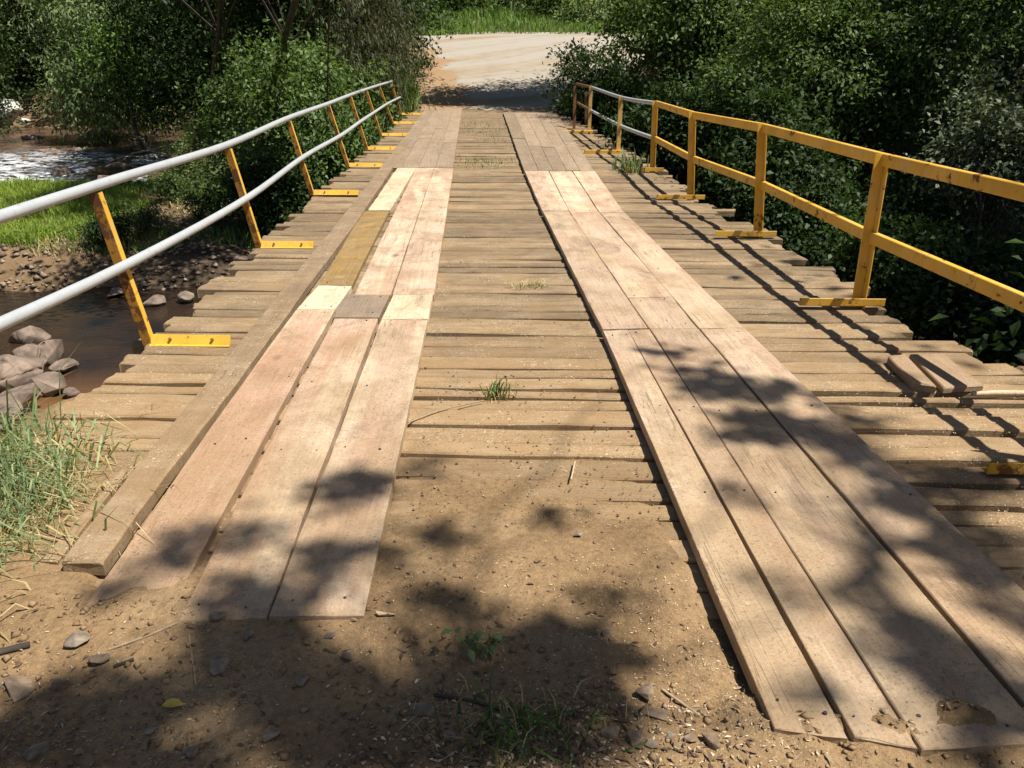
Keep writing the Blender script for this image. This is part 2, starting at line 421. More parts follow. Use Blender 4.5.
def terr(X, Y, fine=True):
    X = np.asarray(X, float); Y = np.asarray(Y, float)
    wob = fbm(X * 0.35, Y * 0.35, 3, 3)
    Yw = Y + wob * 1.6 * ss(2.5, 5, np.abs(X))
    near = ss(3.9 - 1.2 * ss(2.0, 2.7, -X), 6.6, Yw)
    far = ss(20.5, 28.0, Yw)
    z = -2.55 * near * (1 - far)
    z = z + road_z(Y) * far
    # grassy bar upstream
    bar = ss(13.0, 15.2, Yw) * (1 - ss(21.0, 23.0, Yw)) * ss(3.2, 5.2, -X) * (1 - ss(15, 20, -X))
    zb = -1.75 + 0.25 * ss(15, 20, Y) + 0.1 * fbm(X * .8, Y * .8, 8, 3)
    z = z * (1 - bar) + zb * bar
    # stony shelf under the bridge upstream side
    # upstream river bed cut through the far bank
    U = ss(8.2, 10.8, -X + 0.25 * np.clip(Y - 24, -4, 8) * 0.0) * ss(21.5, 23.5, Yw) * (1 - ss(38, 43, Yw))
    zu = np.interp(Y, [20, 24, 30, 34, 40], [-2.35, -2.0, -1.75, -1.62, -1.5]) + 0.30 * fbm(X * 0.7, Y * 0.7, 21, 3)
    z = z * (1 - U) + zu * U
    # left land lower than the road
    side = ss(5, 12, -X) * ss(24, 34, Y)
    z = z - side * (1 - U) * np.minimum(road_z(Y), 2.6) * 0.7
    # right hillside
    z = z + 5.5 * ss(11, 26, X) * (1 - 0.5 * ss(30, 50, Y))
    z = z + 9.0 * ss(34, 70, -X)
    z = z + 0.35 * fbm(X * 0.5, Y * 0.5, 5, 4) * ss(3.0, 5.5, np.maximum(np.abs(X), np.where(Y > 28, 0, Y))) * (1 - ss(1.0, 3.0, np.where((X > -6) & (X < 10) & (Y > 27.5), 3.0, 0.0)))
    # near bank: trodden soil lapping over the first boards
    pl = 1 - ss(3.6, 4.6, Y)
    if fine:
        nb = 0.024 - 0.052 * ss(2.2, 3.0, Y + 0.6 * fbm(X * 2.2, Y * 2.2, 31, 4)) - 0.055 * ss(2.9, 4.2, Y) + 0.020 * ss(2.2, 2.8, Y) * fbm(X * 5, Y * 5, 36, 3)
        nb = nb + 0.030 * fbm(X * 3.2, Y * 3.2, 33, 4) + (0.010 + 0.055 * (1 - ss(1.5, 2.3, Y)) * ss(-0.1, 0.25, fbm(X * 2.0, Y * 2.0, 39, 2) + 0.1)) * fbm(X * 15, Y * 15, 35, 3) + 0.010 * (1 - ss(1.95, 2.25, Y)) * (X < 0)
        # wheel hollows in front of the track ends, raised mulch at the centre
        nb = nb + 0.03 * np.exp(-(((X - 0.15) / 0.35) ** 2 + ((Y - 1.35) / 0.2) ** 2))
        nb = nb - 0.055 * ss(0.62, 0.74, X) * (1 - ss(1.72, 1.9, X)) * ss(1.53, 1.80, Y + 0.25 * fbm(X * 5, Y * 0, 37, 3))
        nb = nb - 0.045 * ss(-1.33, -1.25, X) * (1 - ss(-0.42, -0.34, X)) * ss(2.00, 2.22, Y + 0.35 * fbm(X * 5, Y * 0, 38, 3))
        nb = nb + (0.028 + 0.07 * fbm(X * 9, Y * 9, 41, 3)) * np.exp(-((Y - 1.43) / 0.07) ** 2) * ss(0.6, 0.8, X)
        nb = nb - 0.07 * ss(1.72, 1.95, X) * ss(1.9, 2.3, Y)
        z = z + nb * pl
    else:
        z = z - 0.05 * pl
    return z


def lines(segs):
    out = []
    for a, b, st in segs:
        n = max(1, int(round((b - a) / st))); out += list(np.linspace(a, b, n, endpoint=False))
    return np.array(out + [segs[-1][1]])


def grid_mesh(name, xs, ys, zf, mat, keep=None, smooth=True):
    XX, YY = np.meshgrid(xs, ys)
    ZZ = zf(XX, YY)
    v = np.stack([XX.ravel(), YY.ravel(), ZZ.ravel()], 1)
    nx, ny = len(xs), len(ys)
    i = np.arange((nx - 1) * (ny - 1)); r, c = i // (nx - 1), i % (nx - 1)
    q = np.stack([r * nx + c, r * nx + c + 1, (r + 1) * nx + c + 1, (r + 1) * nx + c], 1)
    if keep is not None:
        k = keep(XX, YY, ZZ).ravel()
        q = q[k[q].any(1)]
    return mesh_np(name, v, [q], mat, smooth)


# ground material: bank soil, leaf mould in the gorge, turf
Mg = soil('bank_soil', (0.275, 0.177, 0.09), (0.195, 0.12, 0.06), (0.335, 0.23, 0.128), stones=0.45, chips=0.45)
_p = Mg.pos(); _xyz = Mg.n('ShaderNodeSeparateXYZ', {0: _p})
_bc = Mg.b.inputs['Base Color'].links[0].from_socket
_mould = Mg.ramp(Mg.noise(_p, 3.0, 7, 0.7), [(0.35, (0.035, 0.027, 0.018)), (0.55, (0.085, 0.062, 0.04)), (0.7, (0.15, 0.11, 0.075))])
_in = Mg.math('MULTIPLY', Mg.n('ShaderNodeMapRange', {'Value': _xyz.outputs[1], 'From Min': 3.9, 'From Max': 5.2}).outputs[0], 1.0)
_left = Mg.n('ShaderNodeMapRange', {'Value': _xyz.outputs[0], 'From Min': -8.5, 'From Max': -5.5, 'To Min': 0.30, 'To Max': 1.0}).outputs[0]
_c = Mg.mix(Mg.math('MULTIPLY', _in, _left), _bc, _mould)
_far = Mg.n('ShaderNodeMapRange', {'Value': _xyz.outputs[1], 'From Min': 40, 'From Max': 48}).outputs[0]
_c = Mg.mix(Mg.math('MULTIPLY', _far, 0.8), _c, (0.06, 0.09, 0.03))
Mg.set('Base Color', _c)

xs = lines([(-120, -40, 4), (-40, -12, 0.6), (-12, -3.4, 0.16), (-3.4, 3.4, 0.021), (3.4, 12, 0.2), (12, 40, 0.8), (40, 120, 4)])
ys = lines([(-40, -4, 3), (-4, 0.9, 0.3), (0.9, 4.2, 0.02), (4.2, 24, 0.16), (24, 60, 0.5), (60, 120, 3)])
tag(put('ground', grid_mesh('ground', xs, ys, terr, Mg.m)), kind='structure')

# gravel road beyond the bridge
Mr = soil('gravel', (0.315, 0.242, 0.155), (0.26, 0.188, 0.112), (0.35, 0.28, 0.195), stones=0.4, scale=0.8)
_p = Mr.pos(); _bc = Mr.b.inputs['Base Color'].links[0].from_socket
_ac = Mr.n('ShaderNodeAttribute', attribute_name='across').outputs['Fac']
_py = Mr.n('ShaderNodeSeparateXYZ', {0: _p}).outputs[1]
_cv = Mr.math('SUBTRACT', _py, Mr.math('MULTIPLY', Mr.math('POWER', Mr.math('ABSOLUTE', Mr.math('SUBTRACT', _ac, 2.0)), 1.25), 0.35))
_wv = Mr.noise(Mr.n('ShaderNodeCombineXYZ', {'X': Mr.math('MULTIPLY', _ac, 0.10), 'Y': _cv}).outputs[0], 0.55, 5, 0.6)
_w = Mr.math('ADD', _wv, Mr.math('MULTIPLY', Mr.noise(_p, 1.8, 6, 0.7), 0.25))
_rc = Mr.mix(Mr.ramp(_w, [(0.52, 0.0), (0.68, 0.9)]), _bc, (0.345, 0.31, 0.26))
_eg = Mr.math('ADD', _ac, Mr.math('MULTIPLY', Mr.noise(_p, 0.7, 5), -3.5))
Mr.set('Base Color', Mr.mix(Mr.ramp(_eg, [(0.0, 0.85), (0.6, 0.0)]), _rc, (0.30, 0.185, 0.095)))
RY = np.array([27.3, 28.5, 32, 35.5, 38, 41, 44, 47, 49.5])
RL = np.array([-1.9, -2.0, -2.4, -2.9, -3.4, -4.3, -5.2, -5.2, -4.6])
RR = np.array([2.9, 3.2, 4.4, 6.0, 8.5, 13, 19, 26, 30])
yy = np.linspace(27.3, 49.5, 90); tt = np.linspace(0, 1, 60)
YY, TT = np.meshgrid(yy, tt, indexing='ij')
XL = np.interp(YY, yy, np.interp(yy, RY, RL)) + 0.5 * fbm(YY * 0.8, YY * 0, 2, 3); XR = np.interp(YY, RY, RR)
XX = XL + (XR - XL) * TT
ZZ = terr(XX, YY, False) + 0.02 + 0.05 * (fbm(XX * 0.9, YY * 0.6, 44, 4)) + 0.03
v = np.stack([XX.ravel(), YY.ravel(), ZZ.ravel()], 1)
i = np.arange(89 * 59); r_, c_ = i // 59, i % 59
q = np.stack([r_ * 60 + c_, r_ * 60 + c_ + 1, (r_ + 1) * 60 + c_ + 1, (r_ + 1) * 60 + c_], 1)
me = mesh_np('road', v, [q], Mr.m, True)
at_ = me.attributes.new('across', 'FLOAT', 'POINT'); at_.data.foreach_set('value', (XX - XL).ravel().astype(np.float32))
tag(put('road', me), kind='structure')


# river
def water_z(X, Y):
    base = np.interp(Y, [0, 14, 19, 23, 26, 29, 33, 60], [-2.22, -2.22, -2.15, -1.95, -1.72, -1.52, -1.42, -1.36])
    rough = ss(20.5, 23.0, Y) * (1 - ss(29, 33, Y))
    return base + rough * 0.22 * fbm(X * 1.5, Y * 2.2, 51, 4) + 0.008 * fbm(X * 3, Y * 3, 52, 3)


Mw = NT('river_water'); _p = Mw.pos(); _xyz = Mw.n('ShaderNodeSeparateXYZ', {0: _p})
Mw.b.inputs['IOR'].default_value = 1.33
_shade_bed = Mw.ramp(Mw.noise(_p, 0.8, 5), [(0.35, (0.008, 0.009, 0.010)), (0.62, (0.040, 0.022, 0.012))])  # pool's shade and dark tree reflections are put into this base colour
_f = Mw.noise(Mw.mapping(_p, (0.8, 1.9, 1), rot=(0, 0, 0.5)), 2.6, 7, 0.72, 0.6)
_zone = Mw.math('MULTIPLY', Mw.n('ShaderNodeMapRange', {'Value': _xyz.outputs[1], 'From Min': 20.5, 'From Max': 23.5}).outputs[0],
                Mw.n('ShaderNodeMapRange', {'Value': _xyz.outputs[1], 'From Min': 27.0, 'From Max': 30.5, 'To Min': 1.0, 'To Max': 0.0}).outputs[0])
_foam = Mw.math('MULTIPLY', Mw.ramp(_f, [(0.45, 0.0), (0.57, 1.0)]), Mw.math('MULTIPLY', _zone, Mw.math('MAXIMUM', Mw.ramp(Mw.noise(_p, 0.55, 3), [(0.44, 0.0), (0.56, 1.0)]), Mw.n('ShaderNodeMapRange', {'Value': _xyz.outputs[0], 'From Min': -15.5, 'From Max': -12.5, 'To Min': 1.0, 'To Max': 0.0}).outputs[0])))
_shore = Mw.n('ShaderNodeMapRange', {'Value': _xyz.outputs[1], 'From Min': 8.2, 'From Max': 9.8, 'To Min': 1.0, 'To Max': 0.0}).outputs[0]
_wc = Mw.mix(_shore, _shade_bed, (0.20, 0.095, 0.035))
_up = Mw.n('ShaderNodeMapRange', {'Value': _xyz.outputs[1], 'From Min': 27.5, 'From Max': 31.0}).outputs[0]
_wc = Mw.mix(Mw.math('MULTIPLY', _up, Mw.ramp(Mw.noise(_p, 0.7, 5), [(0.4, 0.2), (0.6, 1.0)])), _wc, (0.17, 0.105, 0.07))
Mw.set('Base Color', Mw.mix(_foam, _wc, (0.78, 0.80, 0.82)))
Mw.set('Roughness', Mw.math('ADD', Mw.math('MULTIPLY', _foam, 0.6), 0.07))
Mw.set('Specular IOR Level', 0.5)
_wh = Mw.math('ADD', Mw.noise(Mw.mapping(_p, (1, 2.0, 1)), 3.5, 5, 0.6), Mw.math('MULTIPLY', _f, Mw.math('MULTIPLY', _zone, 2.0)))
Mw.set('Normal', Mw.bump(_wh, 0.4, 0.05))
xs = lines([(-60, -30, 2), (-30, -8, 0.18), (-8, 2.4, 0.4)]); ys = lines([(4.5, 20, 0.4), (20, 34, 0.15), (34, 46, 0.6)])
tag(put('river', grid_mesh('river', xs, ys, water_z, Mw.m, keep=lambda X, Y, Z: terr(X, Y, False) < Z + 0.25)), kind='structure')


# ------------------------------------------------------------------ planks
def plank(name, nl, nr, fl, fr, z0, z1, mat, parent=None, gap=0.0018, seed=None, seg=0.14, nails=0, warp=0.002, edge=0.0022, ch=0.0035, lift=(0, 0), notch=None, blue=None, endj=0.006):
    rs = random.Random(seed if seed is not None else random.random())
    nl, nr, fl, fr = [Vector((p[0], p[1])) for p in (nl, nr, fl, fr)]
    c = (nl + nr + fl + fr) / 4
    ax = ((fl + fr) - (nl + nr)).normalized(); sx = Vector((ax.y, -ax.x))
    loc = lambda p: Vector(((p - c).dot(sx), (p - c).dot(ax)))
    nl, nr, fl, fr = map(loc, (nl, nr, fl, fr))
    L = ((fl + fr) - (nl + nr)).length / 2
    n = max(3, int(L / seg))
    ts = [0.0, min(0.2, ch / L)] + [k / n for k in range(1, n)] + [1 - min(0.2, ch / L), 1.0]
    ph = [rs.uniform(0, 9) for _ in range(6)]
    us = [0.0, 0.0, 0.0, 0.33, 0.67, 1.0, 1.0, 1.0]
    P = []
    jl, jr = rs.uniform(-endj, endj), rs.uniform(-endj, endj)
    for k, t in enumerate(ts):
        a = nl.lerp(fl, t); b = nr.lerp(fr, t)
        s = t * L
        wl = edge * (math.sin(s * 5.1 + ph[0]) * .5 + math.sin(s * 17 + ph[1]) * .3 + rs.uniform(-.5, .5))
        wr = edge * (math.sin(s * 4.3 + ph[2]) * .5 + math.sin(s * 19 + ph[3]) * .3 + rs.uniform(-.5, .5))
        w = (b - a).length
        top = z1 + warp * (math.sin(s * 2.1 + ph[4]) + 0.4 * rs.uniform(-1, 1)) + lift[0] * (1 - t) ** 2 + lift[1] * t ** 2
        tw = warp * math.sin(s * 1.3 + ph[5])
        endc = ch if k in (0, len(ts) - 1) else 0
        xl, xr = a.x + gap + wl, b.x - gap + wr
        yj = (jl if t < 0.5 else jr) if k in (0, 1, len(ts) - 1, len(ts) - 2) else 0
        zb = z0 + (top - z1)
        prof = [(xl, zb), (xl, top - ch - endc), (xl + ch, top - endc), (xl + (xr - xl) * .33, top + tw * .4 - endc), (xl + (xr - xl) * .67, top - tw * .4 - endc), (xr - ch, top - endc), (xr, top - ch - endc), (xr, zb)]
        for j, (x, z) in enumerate(prof):
            u = (x - a.x) / max(1e-6, (b.x - a.x))
            y = a.y + (b.y - a.y) * u + yj * (1 if u > .5 else -1)
            P.append((x, y, z))
    F = []
    m = len(ts)
    for k in range(m - 1):
        for j in range(8):
            F.append((k * 8 + j, (k + 1) * 8 + j, (k + 1) * 8 + (j + 1) % 8, k * 8 + (j + 1) % 8))
    mb = MB(); mb.poly(P, F, 0)
    mb.poly([P[j] for j in range(8)], [list(range(8))], 0); mb.poly([P[(m - 1) * 8 + j] for j in range(8)], [list(range(8))[::-1]], 0)
    # nail heads, two at each bearer
    if nails:
        for k in range(nails):
            t = (k + 0.5) / nails if nails > 1 else 0.5
            if k == 0: t = min(0.5, 0.07 / L)
            if k == nails - 1 and nails > 1: t = 1 - 0.07 / L
            for u in (0.22, 0.78):
                if rs.random() < 0.2: continue
                a = nl.lerp(fl, t); b = nr.lerp(fr, t); q = a.lerp(b, u + rs.uniform(-.08, .08)); q.y += rs.uniform(-.03, .03)
                rad = rs.uniform(0.0025, 0.0055); zz = z1 + 0.004 + lift[0] * (1 - t) ** 2
                ring = [(q.x + rad * math.cos(i * PI / 4), q.y + rad * math.sin(i * PI / 4), zz) for i in range(8)]
                low = [(x, y, z - 0.012) for x, y, z in ring]
                mi = 2 if (blue and rs.random() < blue) else 1
                mb.poly(ring + low, [list(range(8))] + [(i, 8 + i, 8 + (i + 1) % 8, (i + 1) % 8) for i in range(8)], mi)
    o = mb.build(name, [mat, mat_nail, mat_blue])
    o.location = (c.x, c.y, 0); o.rotation_euler = (0, 0, math.atan2(ax.y, ax.x) - PI / 2)
    if parent is not None: o.parent = parent
    return o


bridge = thing('timber_bridge', 'timber bridge decked with weathered brown cross boards over the stream', 'bridge', (0, 0, 0))
SKEW = 0.075
rs = random.Random(4)
y = 1.95; k = 0
far_boards = []
while y < 27.6:
    w = rs.uniform(0.11, 0.195) if y < 4.6 else rs.choice([rs.uniform(0.11, 0.16), rs.uniform(0.15, 0.20), rs.uniform(0.19, 0.24)])
    g = rs.choice([0.004, 0.006, 0.010, 0.018, 0.026])
    xl = -2.02 + rs.uniform(-0.10, 0.08); xr = 2.80 + rs.uniform(-0.20, 0.16)
    if y < 4.2: xr += 0.25
    if y < 3.6: xl = max(-2.15, -2.02 + (y - 2.2) * -0.05)
    if y > 22: xr -= (y - 22) * 0.06
    skew = SKEW + rs.uniform(-.004, .004)
    f = lambda x, yy: (x, yy - x * skew)
    zt = rs.uniform(-0.010, 0.004)
    tap = rs.uniform(-.018, .006) if rs.random() < .4 else 0
    if 2.3 < y < 4.0 and rs.random() < .55: tap = -rs.uniform(.03, .06)
    if k < 99:
        plank('deck_board', f(xl, y + w), f(xl, y), f(xr, y + w + tap), f(xr, y), zt - rs.uniform(0.05, 0.075), zt, mat_old, bridge, gap=g / 2, seed=k, seg=0.22,
              warp=0.005, edge=0.009, ch=0.008, lift=(rs.uniform(-.008, .012), rs.uniform(-.004, .004)), endj=0.015)
    else:
        far_boards.append((xl, xr, y, w, g, zt, skew))
    y += w; k += 1
if far_boards:
    mb = MB()
    for xl, xr, y0, w, g, zt, sk in far_boards:
        a = Vector((xl, y0 + w / 2 - xl * sk, zt - 0.03)); b = Vector((xr, y0 + w / 2 - xr * sk, zt - 0.03))
        d = (b - a).normalized()
        mb.beam(a, b, Vector((-d.y, d.x, 0)), (0, 0, 1), w - g, 0.06)
    tag(mb.build('deck_board', mat_old, bridge), kind='stuff')
NB = k
for gx in (-1.45, -0.55, 0.9, 1.9):
    mb = MB(); pts = [(gx + 0.02 * math.sin(i * 1.7), 1.9 + i * 1.3, -0.29) for i in range(21)]
    mb.tube(pts, [0.20 + 0.012 * math.sin(i * 2.3) for i in range(21)], 12)
    mb.build('girder', mat_bark, bridge)
for sx_, gx in ((-1, -1.7), (1, 2.2)):
    mb = MB()
for yy_ in (9.5, 19.5):
    mb = MB(); mb.tube([(-1.9, yy_, -0.62), (0.4, yy_, -0.63), (2.5, yy_, -0.62)], 0.17, 12); mb.build('cross_beam', mat_bark, bridge)
    for gx in (-1.5, 0.4, 2.2):
        mb = MB(); mb.tube([(gx, yy_, -3.2), (gx, yy_, -0.74)], [0.19, 0.17], 12); mb.build('pile', mat_bark, bridge)

ZT = 0.055


def runner(quad, mat, label, nails=4, name='runner_plank', cat='plank', zt=ZT, group=None, **kw):
    """quad: near-left, near-right, far-right, far-left"""
    nl, nr, fr, fl = [G(x, y, zt) for x, y in quad]
    o = plank(name, nl, nr, fl, fr, 0.009, zt, mat, nails=nails, **kw)
    return tag(o, label, cat, group or 'planks and boards laid as two wheel tracks')


# left wheel track, near planks
runner([(75, 611), (163, 616), (335, 309), (295, 310)], mat_pink, 'reddish new plank beside the long kerb beam, nearest left plank whose end sinks in soil', seed=101, blue=.07, lift=(-0.02, 0))
runner([(176, 617), (266, 614), (378, 318), (334, 318)], mat_pink, 'new pinkish plank in the middle of the three nearest left track planks', seed=102, blue=.07, lift=(-0.012, 0))
runner([(268, 613), (364, 613), (428, 320), (381, 320)], mat_new, 'pale new plank on the inner edge of the nearest left wheel track', seed=103, blue=.07, lift=(-0.01, 0))
runner([(296, 309), (335, 309), (352, 285.5), (318, 285.5)], mat_pale, 'short cream patch board touching the kerb beam, below the mustard stained plank', 2, 'patch_board', 'board', seed=104)
runner([(333, 317), (379, 317), (390, 294), (344, 294)], mat_slate, 'short dark grey patch board between two cream patch boards', 2, 'patch_board', 'board', seed=105, zt=0.05)
runner([(381, 319), (428, 319), (433, 295), (393, 295)], mat_pale, 'short cream patch board on the inner edge of the left track', 2, 'patch_board', 'board', seed=106)
runner([(319, 285), (352, 285), (389, 211), (363, 211)], mat_moss, 'old mustard stained brown plank set among the pale left planks', 3, seed=107, zt=0.045)
runner([(368, 210), (390, 210), (416, 168), (397, 168)], mat_pale, 'short pale plank just beyond the mustard stained plank', 2, seed=108)
runner([(354, 294), (391, 294), (434, 168), (416, 168)], mat_new, 'long pinkish new plank mid left track, right of the mustard stained plank', 5, seed=109)
runner([(392, 294), (434, 294), (453.5, 168), (434, 168)], mat_new, 'long pale new plank on the inner edge of the left track, further half', 5, seed=110)
# left track, far old planks
ex = [(381, 401, 423, 440), (401, 423, 440, 449), (418, 432.5, 449, 455.5), (433, 453, 455.5, 462)]
EN = [383, 401, 418.5, 435.5, 453]; EF = [425, 434.5, 444, 453, 462]
words = ['outermost', 'second from outside', 'second from inside', 'innermost']
for k in range(4):
    a0, b0, a1, b1 = EN[k], EN[k + 1], EF[k], EF[k + 1]
    t = (0.34, 0.5, 0.66, 0.42)[k]
    ym = 167.5 - t * 58.5
    am, bm = a0 + (a1 - a0) * t, b0 + (b1 - b0) * t
    runner([(a0, 167.5), (b0, 167.5), (bm, ym), (am, ym)], mat_grey, 'worn grey plank meeting the new left planks, %s of four' % words[k], 4, seed=120 + k, cat='plank')
    runner([(am, ym - .4), (bm, ym - .4), (b1, 109), (a1, 109)], mat_grey, 'worn grey plank ending the left track far away, %s of four' % words[k], 4, seed=130 + k, cat='plank')

# kerb beam on the left
def kerb(q, label, seed):
    nl, nr, fr, fl = [G(x, y, 0.07) for x, y in q]
    return tag(plank('kerb_beam', nl, nr, fl, fr, 0.010, 0.07, mat_kerb, seed=seed, gap=0.002, ch=0.010, warp=0.004, edge=0.004), label, 'beam', 'kerb beams along the left track')


kerb([(58, 560), (103, 560), (363, 212), (345, 212)], 'long weathered kerb beam left of the pale planks, sawdust on top', 140)
kerb([(345.5, 211.5), (363, 211.5), (412, 139), (402, 139)], 'second weathered kerb beam carrying on beyond the first, beside the far left planks', 141)
nl, nr, fr, fl = [G(x, y, 0.03) for x, y in [(40, 562), (59, 562), (128, 470), (120, 470)]]
tag(plank('split_board', nl, nr, fl, fr, 0.009, 0.035, mat_kerb, seed=142), 'thin split board lying along the near outer side of the kerb beam', 'board')

# right wheel track
runner([(775, 729), (847, 736), (628, 329.5), (603, 330)], mat_tan, 'narrow new tan plank on the inner edge of the right track, nearest the viewer', 4, seed=150, blue=.1, gap=0.0006, edge=0.001, ch=0.002)
runner([(855, 737), (917, 746), (649.5, 329), (628, 329.5)], mat_tan, 'narrow tan plank second from the inner edge of the right track, nearest the viewer', 4, seed=190, blue=.1, gap=0.0006, edge=0.001, ch=0.002)
runner([(920, 748), (1052, 742), (699, 329), (650, 329)], mat_tan, 'new tan plank in the middle of the right track, nearest the viewer', 4, seed=151, blue=.08)
runner([(1055, 738), (1178, 734), (745, 328.5), (700, 329)], mat_tan, 'new tan plank on the outer edge of the right track, nearest the viewer', 4, seed=152, blue=.08)
runner([(602, 329), (648, 328), (569, 211), (542.5, 211)], mat_tan, 'long new tan plank on the inner edge of the right track, second stretch', 4, seed=153)
runner([(679, 297), (649, 328), (698.5, 328), (678, 297)][1:2] + [(698, 328), (673, 297), (628, 298)], mat_tan, 'short tan board filling the middle of the right track', 2, 'patch_board', 'board', seed=154)
runner([(627.5, 297.5), (672.5, 296.5), (599, 212), (569.5, 212)], mat_tan, 'new tan plank in the middle of the right track behind the short board', 3, seed=155)
runner([(699, 328), (745, 328), (625, 212.5), (600, 212.5)], mat_tan, 'long new tan plank on the outer edge of the right track, second stretch', 4, seed=156)
runner([(542, 210.5), (569, 210.5), (548.5, 171), (524.5, 171)], mat_new, 'pale new plank on the inner edge of the right track, farthest new stretch', 3, seed=157)
runner([(569.5, 211.5), (598.5, 211.5), (572, 171), (549, 171)], mat_new, 'pale new plank in the middle of the right track, farthest new stretch', 3, seed=158)
runner([(599.5, 212), (624, 212), (595, 171), (572.5, 171)], mat_new, 'pale new plank on the outer edge of the right track, farthest new stretch', 3, seed=159)
EN = [524, 538.5, 553, 566.5, 580, 594]; EF = [503, 514, 525, 536, 546, 556]
words = ['innermost', 'second from inside', 'third from inside', 'fourth from inside', 'outermost']
for k in range(5):
    a0, b0, a1, b1 = EN[k], EN[k + 1], EF[k], EF[k + 1]
    t = (0.55, 0.42, 0.40, 0.62, 0.5)[k]
    ym = 170.5 - t * 58
    am, bm = a0 + (a1 - a0) * t, b0 + (b1 - b0) * t
    runner([(a0, 170.5), (b0, 170.5), (bm, ym), (am, ym)], mat_grey, 'worn grey plank meeting the new right planks, %s of five' % words[k], 4, seed=160 + k)
    runner([(am, ym - .4), (bm, ym - .4), (b1, 112.5), (a1, 112.5)], mat_grey, 'worn grey plank ending the right track far away, %s of five' % words[k], 4, seed=170 + k)


# offcuts on the right boards
def block(q, z1, mat, label, seed):
    nl, nr, fr, fl = [G(x, y, z1) for x, y in q]
    return tag(plank('timber_offcut', nl, nr, fl, fr, 0.004, z1, mat, seed=seed, ch=0.006, edge=.004), label, 'offcut', 'timber offcuts on the right boards')


block([(914, 382), (937, 385), (905, 353), (888, 356)], 0.05, mat_block, 'reddish brown timber offcut lying on the right boards, left one of two', 180)
block([(944, 388), (984, 385), (944, 353), (909, 354)], 0.036, mat_block, 'wider flat timber offcut lying beside the reddish offcut on the right boards', 181)
o = thing('wooden_stick', 'pale peeled stick pointing off the right deck edge beside the offcuts', 'stick', G(1000, 394, 0.03))
mb = MB(); a = G(972, 394, 0.025); b = G(1062, 393, 0.03)
c0 = G(1000, 394, 0.03)
mb.tube([a - c0, a.lerp(b, .3) - c0 + Vector((0, .01, 0)), a.lerp(b, .7) - c0, b - c0], [0.012, 0.016, 0.015, 0.012], 8); mb.build('shaft', mat_pale, o)


# ------------------------------------------------------------------ railings
def angle_post(mb, base, top, w, front_w, mi=0, th=0.008):
    """angle iron: one flange facing the viewer, one flange along the bridge"""
    base, top = Vector(base), Vector(top)
    d = (top - base).normalized(); side = Vector((0, 1, 0)).cross(d).normalized()
    fy = Vector((0, 1, 0))
    mb.beam(base, top, side, fy, front_w, th, mi, 0.002)
    off = side * (-front_w / 2 + th / 2) + fy * (w / 2 + th / 2 + 0.0005)
    mb.beam(base + off, top + off, side, fy, th, w, mi, 0.002)


def smoothpath(pts, n=6):
    P = [Vector(p) for p in pts]; out = []
    for i in range(len(P) - 1):
        p0, p1, p2, p3 = P[max(0, i - 1)], P[i], P[i + 1], P[min(len(P) - 1, i + 2)]
        for k in range(n):
            t = k / n
            out.append(0.5 * ((2 * p1) + (p2 - p0) * t + (2 * p0 - 5 * p1 + 4 * p2 - p3) * t * t + (3 * p1 - p0 - 3 * p2 + p3) * t ** 3))
    return out + [P[-1]]


rail = thing('pipe_railing', 'leaning left railing of galvanised pipes on yellow posts with yellow feet', 'railing', (-2.0, 4.47, 0))
RO = Vector((-2.0, 4.47, 0))
LB = [(148, 345), (259, 248), (312, 195), (348, 167), (367, 150), (381, 136), (393, 124), (401, 115)]
LT = [(93, 193), (227, 149), (288, 121), (328, 106), (350, 97), (366, 91), (379, 86.5), (391, 82)]
tops, bases = [], []
for i, (b, t) in enumerate(zip(LB, LT)):
    B = G(*b); T = V(t[0], t[1], B.y); bases.append(B); tops.append(T)
B0 = Vector((-1.98, 1.75, 0)); T0 = Vector((-2.09, 1.75, 0.93)); bases.insert(0, B0); tops.insert(0, T0)
for i, (B, T) in enumerate(zip(bases, tops)):
    mb = MB(); d = (T - B).normalized(); side = Vector((0, 1, 0)).cross(d).normalized()
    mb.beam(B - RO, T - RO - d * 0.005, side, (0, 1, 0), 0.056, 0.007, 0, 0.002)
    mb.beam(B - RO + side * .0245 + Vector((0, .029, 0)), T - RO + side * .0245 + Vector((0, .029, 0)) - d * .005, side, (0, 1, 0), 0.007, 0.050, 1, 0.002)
    pst = mb.build('post', [mat_shade_rust, mat_yellow], rail)
    mb = MB()
    x1 = -1.50
    fb = B + Vector((0.025, 0.0, 0)); fe = Vector((x1, B.y - (x1 - B.x) * SKEW, 0))
    dd = (fe - fb).normalized()
    sd = dd.cross(Vector((0, 0, 1))); tl = (Vector((0, 0, 1)) - sd * 0.55).normalized()
    if sd.y > 0: tl = (Vector((0, 0, 1)) + sd * 0.55).normalized()
    nn_ = dd.cross(tl).normalized()
    mb.beam(fb - RO + Vector((0, 0, .036)), fe - RO + Vector((0, 0, .036)), nn_, tl, 0.008, 0.062, 0, 0.002)
    mb.beam(fb - RO + Vector((0, -.034, .011)), fe - RO + Vector((0, -.034, .011)), (0, 1, 0), (0, 0, 1), 0.026, 0.007, 0, 0.002)
    for tb in (0.25, 0.78):
        q = fb.lerp(fe, tb) - RO + Vector((0, 0, .036)) + nn_ * -.007 * (1 if nn_.y > 0 else -1)
        mb.tube([q, q + nn_ * -.012 * (1 if nn_.y > 0 else -1)], 0.010, 6, 1, smooth=False)
    mb.build('foot_plate', [mat_yellow, mat_rust], pst)
path = [Vector((-2.06, -0.5, 0.97))] + [t + Vector((0, 0, 0.033)) for t in tops]
path[-1] += Vector((0.0, 0.25, -.02))
mb = MB(); mb.tube([p - RO for p in smoothpath(path)], 0.029, 14); mb.build('top_rail', mat_galv, rail)
